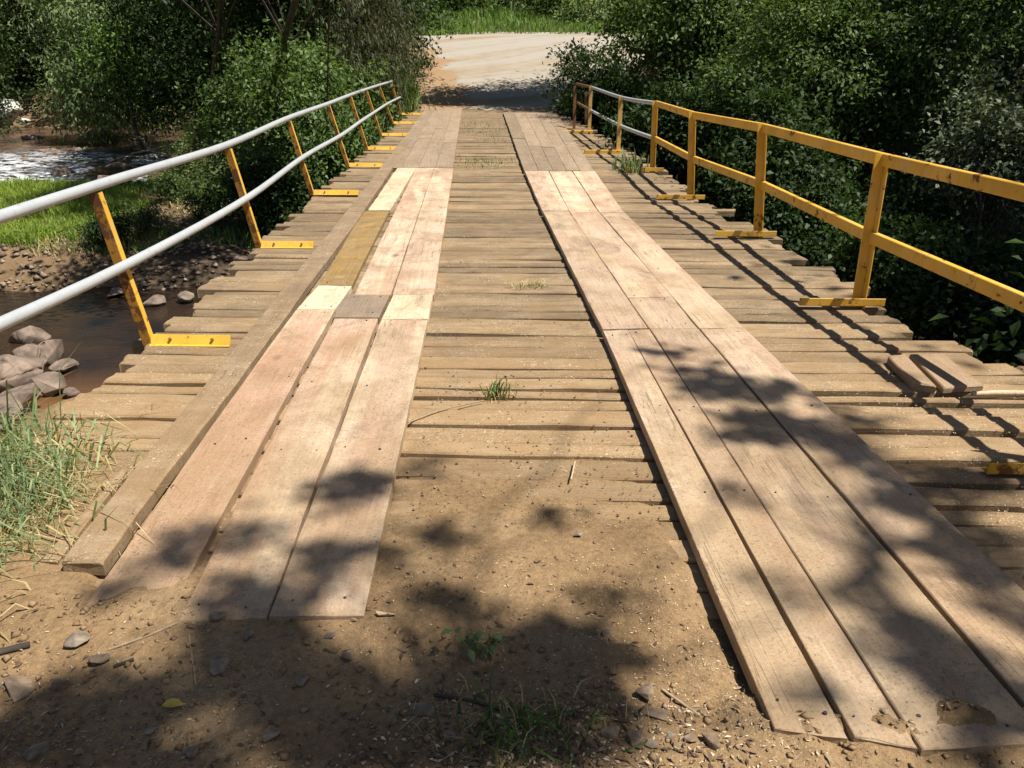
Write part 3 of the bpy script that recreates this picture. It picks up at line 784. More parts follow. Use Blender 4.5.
mids = [Vector((-1.93, -0.5, 0.66))]
for B, T, fm in zip(bases, tops, (0.69, 0.555, 0.53, 0.53, 0.53, 0.55, 0.55, 0.55, 0.55)):
    d = T - B
    mids.append(B + d * fm + Vector((0.058, -0.01, 0)))
mids[-1] += Vector((0.03, 0.5, -.03))
mb = MB(); mb.tube([p - RO for p in smoothpath(mids)], 0.029, 14); mb.build('mid_rail', mat_galv, rail)

# right railing, near: yellow angle posts with yellow box rails
RO = Vector((2.66, 5.04, 0))
rail = thing('yellow_railing', 'yellow steel railing of square rails along the near right side', 'railing', RO)
RB = [(856, 307), (757, 237), (690, 200), (652, 172)]
RT = [(881, 154), (761.5, 124), (692, 112), (655, 101)]
rb, rt = [], []
for b, t in zip(RB, RT):
    B = G(*b); T = V(t[0], t[1], B.y); rb.append(B); rt.append(T)
rb.insert(0, Vector((2.68, 2.72, 0))); rt.insert(0, Vector((2.66, 2.72, 1.03)))
rb.insert(0, Vector((2.68, 0.3, 0))); rt.insert(0, Vector((2.66, 0.3, 1.03)))
for i, (B, T) in enumerate(zip(rb, rt)):
    mb = MB(); d = (T - B).normalized(); side = Vector((0, 1, 0)).cross(d).normalized()
    w = 0.075
    mb.beam(B - RO, T - RO, side, (0, 1, 0), w, 0.009, 0, 0.002)
    off = side * (w / 2 - 0.0045) + Vector((0, -0.03, 0))
    mb.beam(B - RO + off, T - RO + off - d * 0.02, side, (0, 1, 0), 0.009, 0.05, 0, 0.002)
    pst = mb.build('post', mat_yellow, rail)
    mb = MB()
    x0, x1 = B.x - (0.42 if i != 1 else 0.60), B.x + 0.16
    a = Vector((x0, B.y + 0.42 * SKEW - 0.035, 0)); b = Vector((x1, B.y - 0.16 * SKEW - 0.035, 0)); dd = (b - a).normalized(); sd = Vector((-dd.y, dd.x, 0))
    zf = 0.02 if i != 2 else 0.028
    mb.beam(a - RO + Vector((0, 0, zf + .026)) + sd * -0.03, b - RO + Vector((0, 0, zf + .026)) + sd * -0.03, sd, (0, 0, 1), 0.008, 0.052, 0, 0.002)
    mb.beam(a - RO + Vector((0.01, 0, zf)), b - RO + Vector((-.01, 0, zf)), sd, (0, 0, 1), 0.050, 0.008, 0, 0.002)
    for tb in (0.2, 0.62):
        q = a.lerp(b, tb) - RO + Vector((0, 0, zf + .004))
        mb.tube([q, q + Vector((0, 0, .016))], 0.011, 6, 1, smooth=False)
    mb.build('foot_plate', [mat_yellow2 if i in (1, 2) else mat_yellow, mat_rust], pst)
for nm, fr_, hh in (('top_rail', 1.0, -0.036), ('mid_rail', 0.475, 0)):
    mb = MB()
    P = [B.lerp(T, fr_) + Vector((0.030, 0.035, hh)) for B, T in zip(rb, rt)]
    P[0] = P[0] + Vector((0, -0.4, 0))
    for i in range(len(P) - 1):
        d = (P[i + 1] - P[i]).normalized(); sd = d.cross(Vector((0, 0, 1))).normalized()
        mb.beam(P[i] - RO, P[i + 1] - RO - d * 0.003, sd, sd.cross(d), 0.042, 0.078, 0, 0.004)
    mb.build(nm, mat_yellow, rail)

# right railing, middle: grey pipes with faded posts
RO = G(618, 153)
rail = thing('pipe_railing', 'short grey pipe railing on faded posts beyond the yellow railing', 'railing', RO)
mb_pts_t, mb_pts_m = [rt[-1] + Vector((0.03, 0.06, -0.035))], [rb[-1].lerp(rt[-1], .475) + Vector((0.03, .06, 0))]
for b, t in (((618, 153), (621, 96)), ((589, 133), (591, 86))):
    B = G(*b); T = V(t[0], t[1], B.y)
    mb = MB(); mb.beam(B - RO, T - RO, (1, 0, 0), (0, 1, 0), 0.075, 0.04, 0, 0.004); pst = mb.build('post', mat_ochre, rail)
    mb = MB(); a = Vector((B.x - 0.62, B.y - 0.02, 0.03)); bb = Vector((B.x + 0.08, B.y - 0.06, 0.03))
    mb.beam(a - RO, bb - RO, (0, 1, 0), (0, 0, 1), 0.06, 0.06, 0, 0.004); mb.build('foot_plate', mat_yellow, pst)
    mb_pts_t.append(T + Vector((0.03, 0.05, -0.03))); mb_pts_m.append(B.lerp(T, .48) + Vector((0.03, 0.05, 0)))
mb = MB(); mb.tube([p - RO for p in smoothpath(mb_pts_t)], 0.031, 12); mb.build('top_rail', mat_galv, rail)
mb = MB(); mb.tube([p - RO for p in smoothpath(mb_pts_m)], 0.031, 12); mb.build('mid_rail', mat_galv, rail)
# far rusty end
RO = G(574, 129)
rail = thing('rusty_railing', 'bent rusty railing end half hidden by the bush at the far right', 'railing', RO)
pt, pm = [mb_pts_t[-1] + Vector((0.0, 0.12, 0))], [mb_pts_m[-1] + Vector((0, 0.12, 0))]
for b, t in (((586, 124), (586, 92)), ((574, 129), (575, 86))):
    B = G(*b); B = B if b[0] < 580 else Vector((B.x, B.y, 0)); T = V(t[0], t[1], B.y)
    mb = MB(); mb.beam(B - RO, T - RO, (1, 0, 0), (0, 1, 0), 0.07, 0.04, 0, 0.004); mb.build('post', mat_rust, rail)
B = G(574, 129); pt.append(V(577, 84, B.y + .05) + Vector((0, 0.05, 0))); pm.append(V(578, 103, B.y + .05) + Vector((0, .05, 0)))
mb = MB(); mb.tube([p - RO for p in pt], 0.03, 10); mb.build('top_rail', mat_rust, rail)
mb = MB(); mb.tube([p - RO for p in pm], 0.03, 10); mb.build('mid_rail', mat_rust, rail)


# ------------------------------------------------------------------ foliage
def norm(a): return a / np.maximum(1e-9, np.linalg.norm(a, axis=1, keepdims=True))


def leaf_arrays(p, d, n, L, W, fold=0.12):
    s = norm(np.cross(d, n)); n = np.cross(s, d)
    L = L[:, None]; W = W[:, None]
    a = p; b = p + d * L * 0.45 + s * W * 0.5 + n * L * fold; c = p + d * L - n * L * 0.12; e = p + d * L * 0.45 - s * W * 0.5 + n * L * fold
    return np.stack([a, b, c, e], 1).reshape(-1, 3)


def quads(n): return np.arange(n * 4).reshape(-1, 4)


def cluster_leaves(rng, cen, out, per, spread, L, W, droop=0.25, flat=0.7):
    """cen (k,3) clump centres, out (k,3) outward direction"""
    k = len(cen)
    c = np.repeat(cen, per, 0); o = np.repeat(out, per, 0); n = len(c)
    sp = np.repeat(spread * rng.uniform(0.4, 1.5, k), per)[:, None]
    sh = np.repeat(rng.uniform(0.2, 1.6, k), per)[:, None] * rng.uniform(0, 1, (n, 1))
    p = c + rng.normal(0, 1, (n, 3)) * sp * np.array([1, 1, flat]) * (1.1 - 0.45 * sh) + o * sh * sp * 2.2 - np.array([0, 0, 1.0]) * sh ** 2 * sp * droop
    d = norm(o * 0.6 + rng.normal(0, 0.75, (n, 3)) + np.array([0, 0, -droop]))
    nr = norm(rng.normal(0, 0.55, (n, 3)) + np.array([0, 0, 0.9]) + o * 0.5)
    sz = rng.uniform(0.65, 1.3, n)
    return leaf_arrays(p, d, nr, L * sz, W * sz)


def limb(mb, a, b, r0, r1, rng, bend=0.12, seg=5, n=6):
    a, b = Vector(a), Vector(b); L = (b - a).length
    pts, rad = [], []
    o1 = Vector(rng.normal(0, 1, 3)) * L * bend
    for i in range(seg + 1):
        t = i / seg
        pts.append(a.lerp(b, t) + o1 * math.sin(t * PI) * (0.6 + 0.4 * t) + (Vector(rng.normal(0, 1, 3)) * L * 0.012 if 0 < i < seg else Vector()))
        rad.append(r0 + (r1 - r0) * t)
    mb.tube(pts, rad, n)
    return pts


def plant(name, label, cat, base, cen, rad, clumps, per, L, W, lm, bark=mat_bark, seed=0, trunk_r=0.1, spread=0.22, droop=0.25, stems=1, lobes=5, group=None, shell=0.45, hang=0.0, nlimb=14):
    """a tree or shrub: stem(s) with limbs, and a crown of leaf clumps round several uneven lobes"""
    rng = np.random.default_rng(seed)
    base = Vector(base); cen = np.array(cen, float); rad = np.array(rad, float)
    root = thing(name, label, cat, base, group or ('bushes on the stream banks' if cat == 'bush' else 'trees along the stream'))
    b = np.array(base)
    lobes = lobes + 5
    lob = cen + rng.uniform(-0.78, 0.78, (lobes, 3)) * rad
    lr = rad * rng.uniform(0.24, 0.60, (lobes, 1))
    wgt = lr.prod(1) ** 0.67; wgt /= wgt.sum()
    idx = rng.choice(lobes, clumps, p=wgt)
    dirs = norm(rng.normal(0, 1, (clumps, 3)))
    rr = (shell + (1 - shell) * rng.uniform(0, 1, clumps) ** 0.6)[:, None] * rng.uniform(0.8, 1.18, (clumps, 1))
    cc = lob[idx] + dirs * lr[idx] * rr
    gz = terr(cc[:, 0], cc[:, 1], False) + 0.15
    if hang: cc[:, 2] -= hang * rng.uniform(0, 1, clumps) ** 2 * (dirs[:, 2] < 0.2)
    cc[:, 2] = np.maximum(cc[:, 2], gz + rng.uniform(0, 0.4, clumps))
    v = cluster_leaves(rng, cc - b, dirs, per, spread, L, W, droop)
    put('crown', mesh_np('crown', v, [quads(len(v) // 4)], lm), root)
    mb = MB()
    topz = lob[np.argsort(-lr.prod(1))]
    for s in range(stems):
        j = s % lobes
        off = Vector((0, 0, -0.1)) if stems == 1 else Vector((rng.uniform(-.25, .25), rng.uniform(-.25, .25), -0.1))
        tip = Vector(topz[j] - b) if stems > 1 else Vector((cen[0] - b[0], cen[1] - b[1], cen[2] + rad[2] * 0.45 - b[2]))
        pts = limb(mb, off, tip, trunk_r, trunk_r * 0.3, rng, 0.06, 8, 9)
        for m in range(nlimb):
            t = cc[rng.integers(clumps)] - b
            st = pts[min(len(pts) - 1, 2 + int(rng.integers(0, len(pts) - 2)))]
            limb(mb, st, Vector(t), trunk_r * 0.32, trunk_r * 0.06, rng, 0.14, 5, 5)
    mb.build('trunk' if stems == 1 else 'stems', bark, root)
    return root


def gz(x, y): return float(terr(np.array([x]), np.array([y]), False)[0])


def at(px, py, Y):
    p = V(px, py, Y)
    return p


PL = []


def tree(px, py, Y, rpx, rpy, label, lm, name='tree', cat='tree', up=0.0, depth=1.0, base=None, **kw):
    """crown centred on the direction px,py at distance Y; extents in the same angular units"""
    c = at(px, py, Y); sc = Y / FOC / math.cos(PITCH)
    rx, rz = rpx * sc, rpy * sc
    bx, by = (c.x, c.y) if base is None else base
    return plant(name, label, cat, (bx, by, gz(bx, by)), (c.x, c.y, c.z + up), (rx, max(rx, rz) * 0.8 * depth, rz), kw.pop('clumps', 300), kw.pop('per', 60), kw.pop('L', 0.12), kw.pop('W', 0.06), lm, **kw)


# left bank, near to far
tree(308, 152, 19.5, 44, 48, 'mid green bush right behind the left railing posts', L_mid, 'bush', 'bush', clumps=260, per=45, L=0.13, W=0.065, seed=1, stems=4, trunk_r=0.04, spread=0.26)
tree(350, 120, 23, 36, 48, 'leafy bush where the left railing ends', L_mid, 'bush', 'bush', clumps=210, per=40, L=0.16, W=0.08, seed=2, stems=4, trunk_r=0.05, spread=0.28)
tree(262, 195, 16.5, 30, 34, 'low dark shrub under the left deck edge', L_dark, 'bush', 'bush', clumps=110, per=45, L=0.11, W=0.06, seed=3, stems=3, trunk_r=0.03, spread=0.2)
tree(272, 108, 21.5, 48, 40, 'mid green shrub with pale shoots left of the leafy bush', L_mid, 'bush', 'bush', clumps=230, per=48, L=0.14, W=0.07, seed=4, stems=4, trunk_r=0.05, spread=0.3)
tree(352, 25, 26, 34, 80, 'dark tree hung with dry grey vines at the left of the road', L_dry, up=0.8, clumps=300, per=60, L=0.20, W=0.035, seed=5, trunk_r=0.16, droop=1.6, hang=2.4, spread=0.3)
tree(250, 0, 26.5, 70, 95, 'big dark tree behind the left bushes', L_dark, up=1.2, clumps=620, per=70, L=0.14, W=0.07, seed=6, trunk_r=0.2, spread=0.36)
tree(185, 55, 29, 48, 70, 'dark tree with thin pale trunks leaning over the river', L_dark, up=0.2, clumps=420, per=50, L=0.15, W=0.06, seed=7, bark=mat_bark2, stems=3, trunk_r=0.07, spread=0.36)
tree(126, 52, 28.5, 16, 22, 'small bright leafed tree in front of the dark river trees', L_bright, clumps=70, per=40, L=0.16, W=0.08, seed=8, trunk_r=0.06, spread=0.3)
tree(88, 50, 32, 36, 46, 'silvery olive tree drooping over the river', L_olive, up=0.0, clumps=560, per=70, L=0.19, W=0.065, seed=9, trunk_r=0.14, droop=0.9, hang=0.4, spread=0.36)
tree(-4, 14, 42, 42, 46, 'grey green tree at the left picture edge', L_olive, up=0.0, clumps=440, per=60, L=0.20, W=0.07, seed=10, trunk_r=0.16, droop=0.7, spread=0.42)
tree(60, -20, 46, 130, 110, 'broad black green tree behind the river trees', L_dark, up=1.0, clumps=620, per=70, L=0.24, W=0.12, seed=11, trunk_r=0.25, spread=0.6)
tree(205, -30, 42, 110, 130, 'tall dark tree far behind the left bushes', L_dark, up=0.0, clumps=520, per=70, L=0.24, W=0.11, seed=12, trunk_r=0.25, spread=0.6)
tree(-115, 10, 32, 50, 110, 'dark tree standing beyond the left picture edge', L_dark, up=0.5, clumps=300, per=60, L=0.18, W=0.08, seed=13, trunk_r=0.2, spread=0.45)
tree(330, 10, 36, 70, 75, 'dark leafy tree behind the vine hung tree', L_dark, up=0.6, clumps=420, per=60, L=0.18, W=0.09, seed=14, trunk_r=0.2, spread=0.45)
tree(143, 236, 15.8, 13, 19, 'white flowering weed clump at the edge of the bright grass', L_flower, 'weed', 'weed', clumps=60, per=45, L=0.05, W=0.025, seed=15, stems=5, trunk_r=0.012, spread=0.12, nlimb=6)
tree(112, 250, 14.9, 13, 12, 'dark grassy weed clump at the end of the bright grass', L_dark, 'weed', 'weed', clumps=50, per=40, L=0.16, W=0.02, seed=16, stems=3, trunk_r=0.01, spread=0.10, nlimb=4)
tree(215, 225, 17.0, 16, 12, 'small leafy weed on the shaded left bank', L_mid, 'weed', 'weed', clumps=40, per=40, L=0.08, W=0.04, seed=17, stems=3, trunk_r=0.012, spread=0.12, nlimb=4)
tree(180, 215, 18.5, 16, 10, 'low green weed between the stones of the shaded bank', L_mid, 'weed', 'weed', clumps=40, per=40, L=0.08, W=0.04, seed=18, stems=3, trunk_r=0.012, spread=0.12, nlimb=4)
plant('tree', 'tree with an unseen bough added to shade the left bank beside the bridge', 'tree', (-6.6, 26.0, gz(-6.6, 26.0)), (-3.3, 13.9, 5.2), (1.9, 2.3, 1.1), 260, 60, .13, .065, L_mid, seed=60, trunk_r=.11, spread=.25)  # crown out of view above, added to shade the left bank
plant('tree', 'tree with an unseen bough added to shade the pool and bar on the left', 'tree', (-8.6, 27.0, gz(-8.6, 27.0)), (-5.6, 17.8, 6.2), (1.5, 1.8, 1.0), 180, 60, .13, .065, L_mid, seed=61, trunk_r=.11, spread=.25)  # second unseen crown, added for shade over pool and bar
# right bank
tree(604, 84, 25.0, 38, 44, 'loose dark bush leaning over the road end at the right', L_dark, 'bush', 'bush', clumps=260, per=60, L=0.13, W=0.06, seed=20, stems=4, trunk_r=0.04, spread=0.24)
tree(682, 58, 22, 66, 56, 'large dark green bush behind the grey pipe railing', L_mid, 'bush', 'bush', up=0.0, clumps=480, per=65, L=0.13, W=0.07, seed=21, stems=4, trunk_r=0.07, spread=0.28)
tree(762, 92, 17, 70, 66, 'dense mid green bush behind the third yellow post', L_mid, 'bush', 'bush', clumps=580, per=75, L=0.095, W=0.05, seed=22, stems=4, trunk_r=0.07, spread=0.24)
tree(858, 92, 13.5, 72, 78, 'tall leafy bush rising right of the yellow railing', L_mid, 'bush', 'bush', clumps=640, per=80, L=0.08, W=0.042, seed=23, stems=5, trunk_r=0.06, spread=0.2)
tree(690, 140, 15.5, 48, 55, 'dark shrub growing up below the far yellow rails', L_dark, 'bush', 'bush', clumps=280, per=55, L=0.10, W=0.055, seed=24, stems=4, trunk_r=0.04, spread=0.2)
tree(800, 190, 10.5, 60, 70, 'dark shrub under the yellow rails at the deck edge', L_dark, 'bush', 'bush', clumps=340, per=55, L=0.085, W=0.045, seed=25, stems=4, trunk_r=0.04, spread=0.17)
tree(885, 262, 8.3, 34, 42, 'small green shrub below the nearest yellow post', L_mid, 'bush', 'bush', clumps=110, per=45, L=0.08, W=0.045, seed=26, stems=3, trunk_r=0.025, spread=0.13)
tree(1005, 130, 9.8, 48, 50, 'grey leaved shrub at the right picture edge', L_grey, 'bush', 'bush', clumps=190, per=70, L=0.075, W=0.042, seed=27, stems=3, trunk_r=0.03, spread=0.17)
tree(985, 300, 7.5, 55, 45, 'sparse dark shrub in the shade below the right deck edge', L_dark, 'bush', 'bush', clumps=120, per=40, L=0.09, W=0.05, seed=28, stems=3, trunk_r=0.025, spread=0.17)
tree(950, -30, 21, 130, 110, 'tall shady tree on the right hillside', L_dark, up=2.2, clumps=520, per=70, L=0.15, W=0.08, seed=29, trunk_r=0.22, spread=0.4)
tree(1070, -40, 14, 120, 120, 'broad dark tree hanging over the right picture edge', L_dark, up=2.2, clumps=520, per=70, L=0.13, W=0.07, seed=30, trunk_r=0.2, spread=0.34)
tree(800, -60, 28, 130, 110, 'wide dark tree behind the right bushes', L_dark, up=1.5, clumps=520, per=70, L=0.17, W=0.09, seed=31, trunk_r=0.24, spread=0.45)
tree(770, -70, 31, 70, 110, 'tall dark tree shading the far end of the bridge', L_dark, up=1.0, clumps=440, per=70, L=0.18, W=0.09, seed=32, trunk_r=0.22, spread=0.45)
# unseen canopy trees added on the right slope to throw the gorge into shade
for i, (x_, y_, z_, rx_, ry_, lab) in enumerate([(11.3, 3.8, 9.6, 2.9, 2.7, 'tall unseen canopy tree added for shade right of the near bank'), (13.5, -0.5, 10.5, 3.5, 3.0, 'tall unseen canopy tree added for shade behind the near right bank'), (15.2, 7.6, 10.5, 3.4, 3.2, 'tall unseen canopy tree added for shade on the right slope beside the near railing'), (15.6, 12.5, 11.0, 3.8, 3.6, 'tall unseen canopy tree added for shade up the right slope past the railing middle'),
                                                 (17.0, 18.5, 11.5, 4.2, 4.0, 'tall unseen canopy tree added for shade up the right slope by the far railing'), (22.5, 24.0, 13.0, 5.5, 5.0, 'highest unseen canopy tree added for shade on the right hillside'), (20.0, 8.0, 13.5, 5.0, 5.0, 'broad unseen canopy tree added for shade high on the near right hillside'), (23.0, 15.5, 14.0, 5.0, 5.0, 'broad unseen canopy tree added for shade high on the far right hillside')]):
    plant('tree', lab, 'tree', (x_ + .6, y_, gz(x_ + .6, y_)), (x_, y_, z_), (rx_, ry_, 2.2), 380, 60, .20, .11, L_dark, seed=70 + i, trunk_r=.2, spread=.45)
plant('tree', 'tree overhanging the far end of the bridge and the road', 'tree', (7.2, 29.2, gz(7.2, 29.2)), (3.6, 28.9, 6.4), (3.6, 2.5, 1.4), 400, 60, .18, .10, L_mid, seed=80, trunk_r=.16, spread=.4)
# beyond the road
for i, (px, cy, Y, r_, rz_, lm, lab) in enumerate([(350, -30, 58, 60, 50, L_dark, 'dark tree beyond the road at the left'), (445, -42, 64, 50, 45, L_dark, 'dark tree beyond the verge above the road'), (545, -45, 60, 56, 46, L_mid, 'thick trunked tree beyond the road'),
                                       (640, -30, 58, 52, 50, L_dark, 'leafy tree beyond the road behind the right bushes'), (500, -50, 78, 90, 60, L_dark, 'tall background tree far behind the verge'), (590, -45, 74, 60, 60, L_dark, 'dark background tree above the right end of the road')]):
    tree(px, cy, Y, r_, rz_, lab, lm, up=0.0, clumps=320, per=60, L=0.26, W=0.13, seed=40 + i, trunk_r=0.35, spread=0.7)
for i, (px, cy, Y, r_, rz_, lm, lab) in enumerate([(595, 12, 53, 22, 9, L_olive, 'low scrubby bush on the verge at the right end of the road'), (556, 6, 55, 18, 9, L_mid, 'low bush on the verge below the thick trunked tree'), (512, 4, 57, 20, 9, L_olive, 'dry scrub on the verge mid way along the road'),
                                       (470, 2, 57, 20, 10, L_mid, 'dark green bush on the verge left of the dry scrub'), (405, 8, 50, 22, 16, L_bright, 'tall bright bush where the verge meets the left road edge'), (425, -4, 58, 24, 12, L_dark, 'shaded bush behind the bright verge grass')]):
    tree(px, cy, Y, r_, rz_, lab, lm, 'bush', 'bush', clumps=130, per=40, L=0.24, W=0.10, seed=55 + i, stems=4, trunk_r=0.05, spread=0.4)


# ------------------------------------------------------------------ grass
def blades(rng, pos, H, W, lean=0.5, wind=(0, 0)):
    n = len(pos)
    H = H * np.clip(1 + 1.6 * fbm(pos[:, 0] * 0.7, pos[:, 1] * 0.7, 71, 3), .35, 1.7) if n > 3000 else H
    a = rng.uniform(0, 2 * PI, n); d = np.stack([np.cos(a), np.sin(a), np.zeros(n)], 1) * rng.uniform(0.1, 1, (n, 1)) * lean
    d[:, 0] += wind[0]; d[:, 1] += wind[1]
    b = rng.uniform(0, 2 * PI, n); s = np.stack([np.cos(b), np.sin(b), np.zeros(n)], 1)
    H = (H * rng.uniform(0.5, 1.25, n))[:, None]; W = (W * rng.uniform(0.7, 1.3, n))[:, None]
    up = np.array([0, 0, 1.0])
    m = pos + up * H * 0.55 + d * H * 0.28
    t = pos + up * H * 0.85 * np.clip(1.15 - np.linalg.norm(d, axis=1, keepdims=True) * 0.6, 0.15, 1) + d * H * 0.95
    v = np.stack([pos - s * W / 2, pos + s * W / 2, m + s * W * 0.4, m - s * W * 0.4, t], 1).reshape(-1, 3)
    k = np.arange(n)[:, None] * 5
    return v, k + np.array([[0, 1, 2, 3]]), k + np.array([[3, 2, 4]])


def grass(name, pos, H, W, mat, seed, lean=0.5, wind=(0, 0), parent=None, loc=None, label=None):
    rng = np.random.default_rng(seed)
    v, q, t = blades(rng, np.asarray(pos), H, W, lean, wind)
    return put(name, mesh_np(name, v, [q, t], mat), parent, loc)


def scatter(rng, n, x0, x1, y0, y1, mask=None, dz=0.0):
    x = rng.uniform(x0, x1, n); y = rng.uniform(y0, y1, n)
    if mask is not None:
        k = mask(x, y); x, y = x[k], y[k]
    return np.stack([x, y, terr(x, y, False) - 0.02 + dz], 1)


rng = np.random.default_rng(77)
m = lambda x, y: (1.5 * fbm(x * 0.9, y * 0.9, 61, 4) + ss(13.9, 15.0, y) * 0.5 - 0.20 - 0.9 * ss(-8.0, -6.6, x + 0.6 * fbm(y, x, 3, 3))) > 0
tag(grass('grass', scatter(rng, 52000, -15, -6.0, 14.2, 22.4, m), 0.30, 0.017, GR_lush, 1, 1.15), 'lush green grass on the bar beside the stream', 'grass', kind='stuff')
# grass under the left bush / bank
tag(grass('grass', scatter(rng, 9000, -15, -6.2, 14.0, 21, lambda x, y: fbm(x * 1.1, y * 1.1, 67, 3) > 0.05), 0.22, 0.016, GR_straw, 21, 1.3), 'dry straw coloured grass among the lush grass of the bar', 'grass', kind='stuff')
tag(grass('grass', scatter(rng, 9000, -9, -3.2, 14.5, 22, lambda x, y: fbm(x * 0.9, y * 0.9, 63, 3) > 0.02), 0.28, 0.02, GR_mid, 2, 0.8), 'short scattered grass on the stony far bank below the bushes', 'grass', kind='stuff')
# verge behind the road
ok = lambda x, y: y > 48.6 - 5.0 * ss(2.5, -5.5, x) + 2.4 * fbm(x * .6, y * 0, 91, 3)
tag(grass('grass', scatter(rng, 40000, -14, 22, 42.5, 62, ok), 0.62, 0.045, GR_mid, 3, 0.95), 'tall verge grass on the far side of the gravel road', 'grass', kind='stuff')
lm_ = lambda x, y: x < np.interp(y, RY, RL) - 0.05
tag(grass('grass', scatter(rng, 16000, -7, -1.9, 27, 47, lm_), 0.85, 0.04, GR_mid, 4, 0.6), 'tall reedy grass along the left edge of the road', 'grass', kind='stuff')
tag(grass('grass', scatter(rng, 5000, 2.7, 6.5, 26.5, 34, lambda x, y: x > np.interp(y, RY, RR) - 0.1), 0.4, 0.03, GR_mid, 5, 0.7), 'ragged grass under the bush at the right of the road end', 'grass', kind='stuff')
# undergrowth in the gorge
def groundcover(name, label, n, x0, x1, y0, y1, lm, L, W, seed, hmax=0.5, mask=None):
    rg = np.random.default_rng(seed)
    p = scatter(rg, n, x0, x1, y0, y1, mask)
    k = len(p)
    p[:, 2] += rg.uniform(0, 1, k) ** 1.5 * hmax * np.clip(fbm(p[:, 0] * 1.3, p[:, 1] * 1.3, seed, 3) * 3 + 0.6, 0.1, 1.4)
    d = norm(rg.normal(0, 1, (k, 3)) * np.array([1, 1, .45])); nn = norm(rg.normal(0, .5, (k, 3)) + np.array([0, 0, 1]))
    sz = rg.uniform(.6, 1.3, k)
    v = leaf_arrays(p, d, nn, L * sz, W * sz)
    return tag(put(name, mesh_np(name, v, [quads(k)], lm)), label, 'undergrowth', kind='stuff')


groundcover('undergrowth', 'dark leafy undergrowth in the gorge right of the bridge', 60000, 3.0, 13, 4.2, 27, L_dark, 0.11, 0.06, 91, 0.7, lambda x, y: x > 3.15)
groundcover('undergrowth', 'dark ground plants covering the right hillside', 60000, 8, 27, 5, 34, L_dark, 0.20, 0.10, 95, 0.8)
groundcover('undergrowth', 'leafy undergrowth along the bank left of the far bridge end', 30000, -9, -2.3, 19.5, 30, L_mid, 0.12, 0.06, 92, 0.7)
groundcover('leaf_litter', 'brown dead leaves lying in the gorge and on the right slope', 26000, 2.9, 22, 3.0, 24, mat_litter, 0.10, 0.05, 93, 0.04)
groundcover('undergrowth', 'shady undergrowth on the river bank far upstream', 24000, -40, -8, 40, 50, L_dark, 0.25, 0.12, 94, 1.6)

# near-left grass clump
def tuft(name, label, loc, spec, cat='grass tuft', part='blades'):
    root = thing(name, label, cat, loc, 'grass tufts on the bank and boards')
    for (pn, n, rx, ry, H, W, mat_, lean, wind, seed) in spec:
        rg = np.random.default_rng(seed)
        x = rg.normal(0, rx, n); y = rg.normal(0, ry, n)
        pos = np.stack([x, y, np.full(n, -0.01)], 1)
        grass(pn, pos, H, W, mat_, seed, lean, wind, root)
    return root


g0 = G(12, 530, 0)
tuft('grass_clump', 'thick pale grass clump beside the left edge of the boards', (g0.x - 0.17, g0.y + .02, -0.01), [
    ('blades', 950, 0.15, 0.27, 0.21, 0.009, GR_dry, 1.7, (0.35, -0.25), 1), ('straw', 1300, 0.20, 0.32, 0.15, 0.007, GR_straw, 1.9, (0.3, -0.35), 2), ('seed_stalks', 6, 0.12, 0.25, 0.45, 0.006, GR_dry, 1.0, (0.5, 0.2), 3)])
g0 = G(-30, 470, 0)
tuft('grass_clump', 'pale grass clump at the left picture edge behind the thick one', (g0.x - 0.08, g0.y, -0.03), [
    ('blades', 700, 0.15, 0.20, 0.24, 0.009, GR_dry, 1.5, (0.3, -0.1), 4), ('straw', 260, 0.18, 0.22, 0.18, 0.006, GR_straw, 1.6, (0.2, -0.1), 5), ('seed_stalks', 9, 0.12, 0.2, 0.62, 0.007, GR_dry, 0.9, (0.6, 0.1), 6)])
g0 = G(528, 738, 0.03)
tuft('grass_tuft', 'shaded grass tuft growing from the mulch at the bottom centre', (g0.x, g0.y, 0.035), [
    ('blades', 90, 0.11, 0.055, 0.15, 0.006, GR_deep, 1.5, (0, -0.1), 7), ('straw', 110, 0.13, 0.07, 0.09, 0.004, GR_straw, 1.8, (0, 0), 8)])
g0 = G(498, 394, 0.01)
tuft('grass_tuft', 'small green tuft sprouting between the deck boards', (g0.x, g0.y, 0.0), [('blades', 46, 0.035, 0.03, 0.14, 0.006, GR_deep, 1.1, (0.1, 0), 9), ('straw', 16, 0.05, 0.04, 0.07, 0.004, GR_straw, 1.6, (0, 0), 10)])
g0 = G(530, 286, 0.01)
tuft('grass_tuft', 'flat dry brown tuft on the deck boards beyond the green tuft', (g0.x, g0.y, 0.0), [('blades', 60, 0.09, 0.04, 0.09, 0.006, GR_straw, 1.6, (0, 0), 11), ('green_blades', 22, 0.08, 0.04, 0.07, 0.005, GR_deep, 1.4, (0, 0), 12)])
g0 = G(480, 162, 0.01)
tuft('grass_tuft', 'thin line of weeds across the deck where the new planks start', (g0.x, g0.y, 0.0), [('blades', 240, 0.32, 0.35, 0.09, 0.008, GR_deep, 1.3, (0, 0), 13), ('straw', 120, 0.33, 0.4, 0.06, 0.008, GR_straw, 1.6, (0, 0), 14)])
g0 = G(485, 130, 0.01)
tuft('grass_tuft', 'sparse weeds between the worn far planks', (g0.x, g0.y, 0.0), [('blades', 240, 0.35, 1.5, 0.09, 0.010, GR_deep, 1.3, (0, 0), 15)])
g0 = G(633, 172, 0.0)
tuft('fern_clump', 'bright green leafy weed growing at the right deck edge under the pipe railing', (g0.x - .02, g0.y + .1, -0.05), [('fronds', 70, 0.12, 0.2, 0.42, 0.03, GR_dry, 0.8, (-0.05, 0), 16)], 'weed')
g0 = G(30, 430, -0.4)


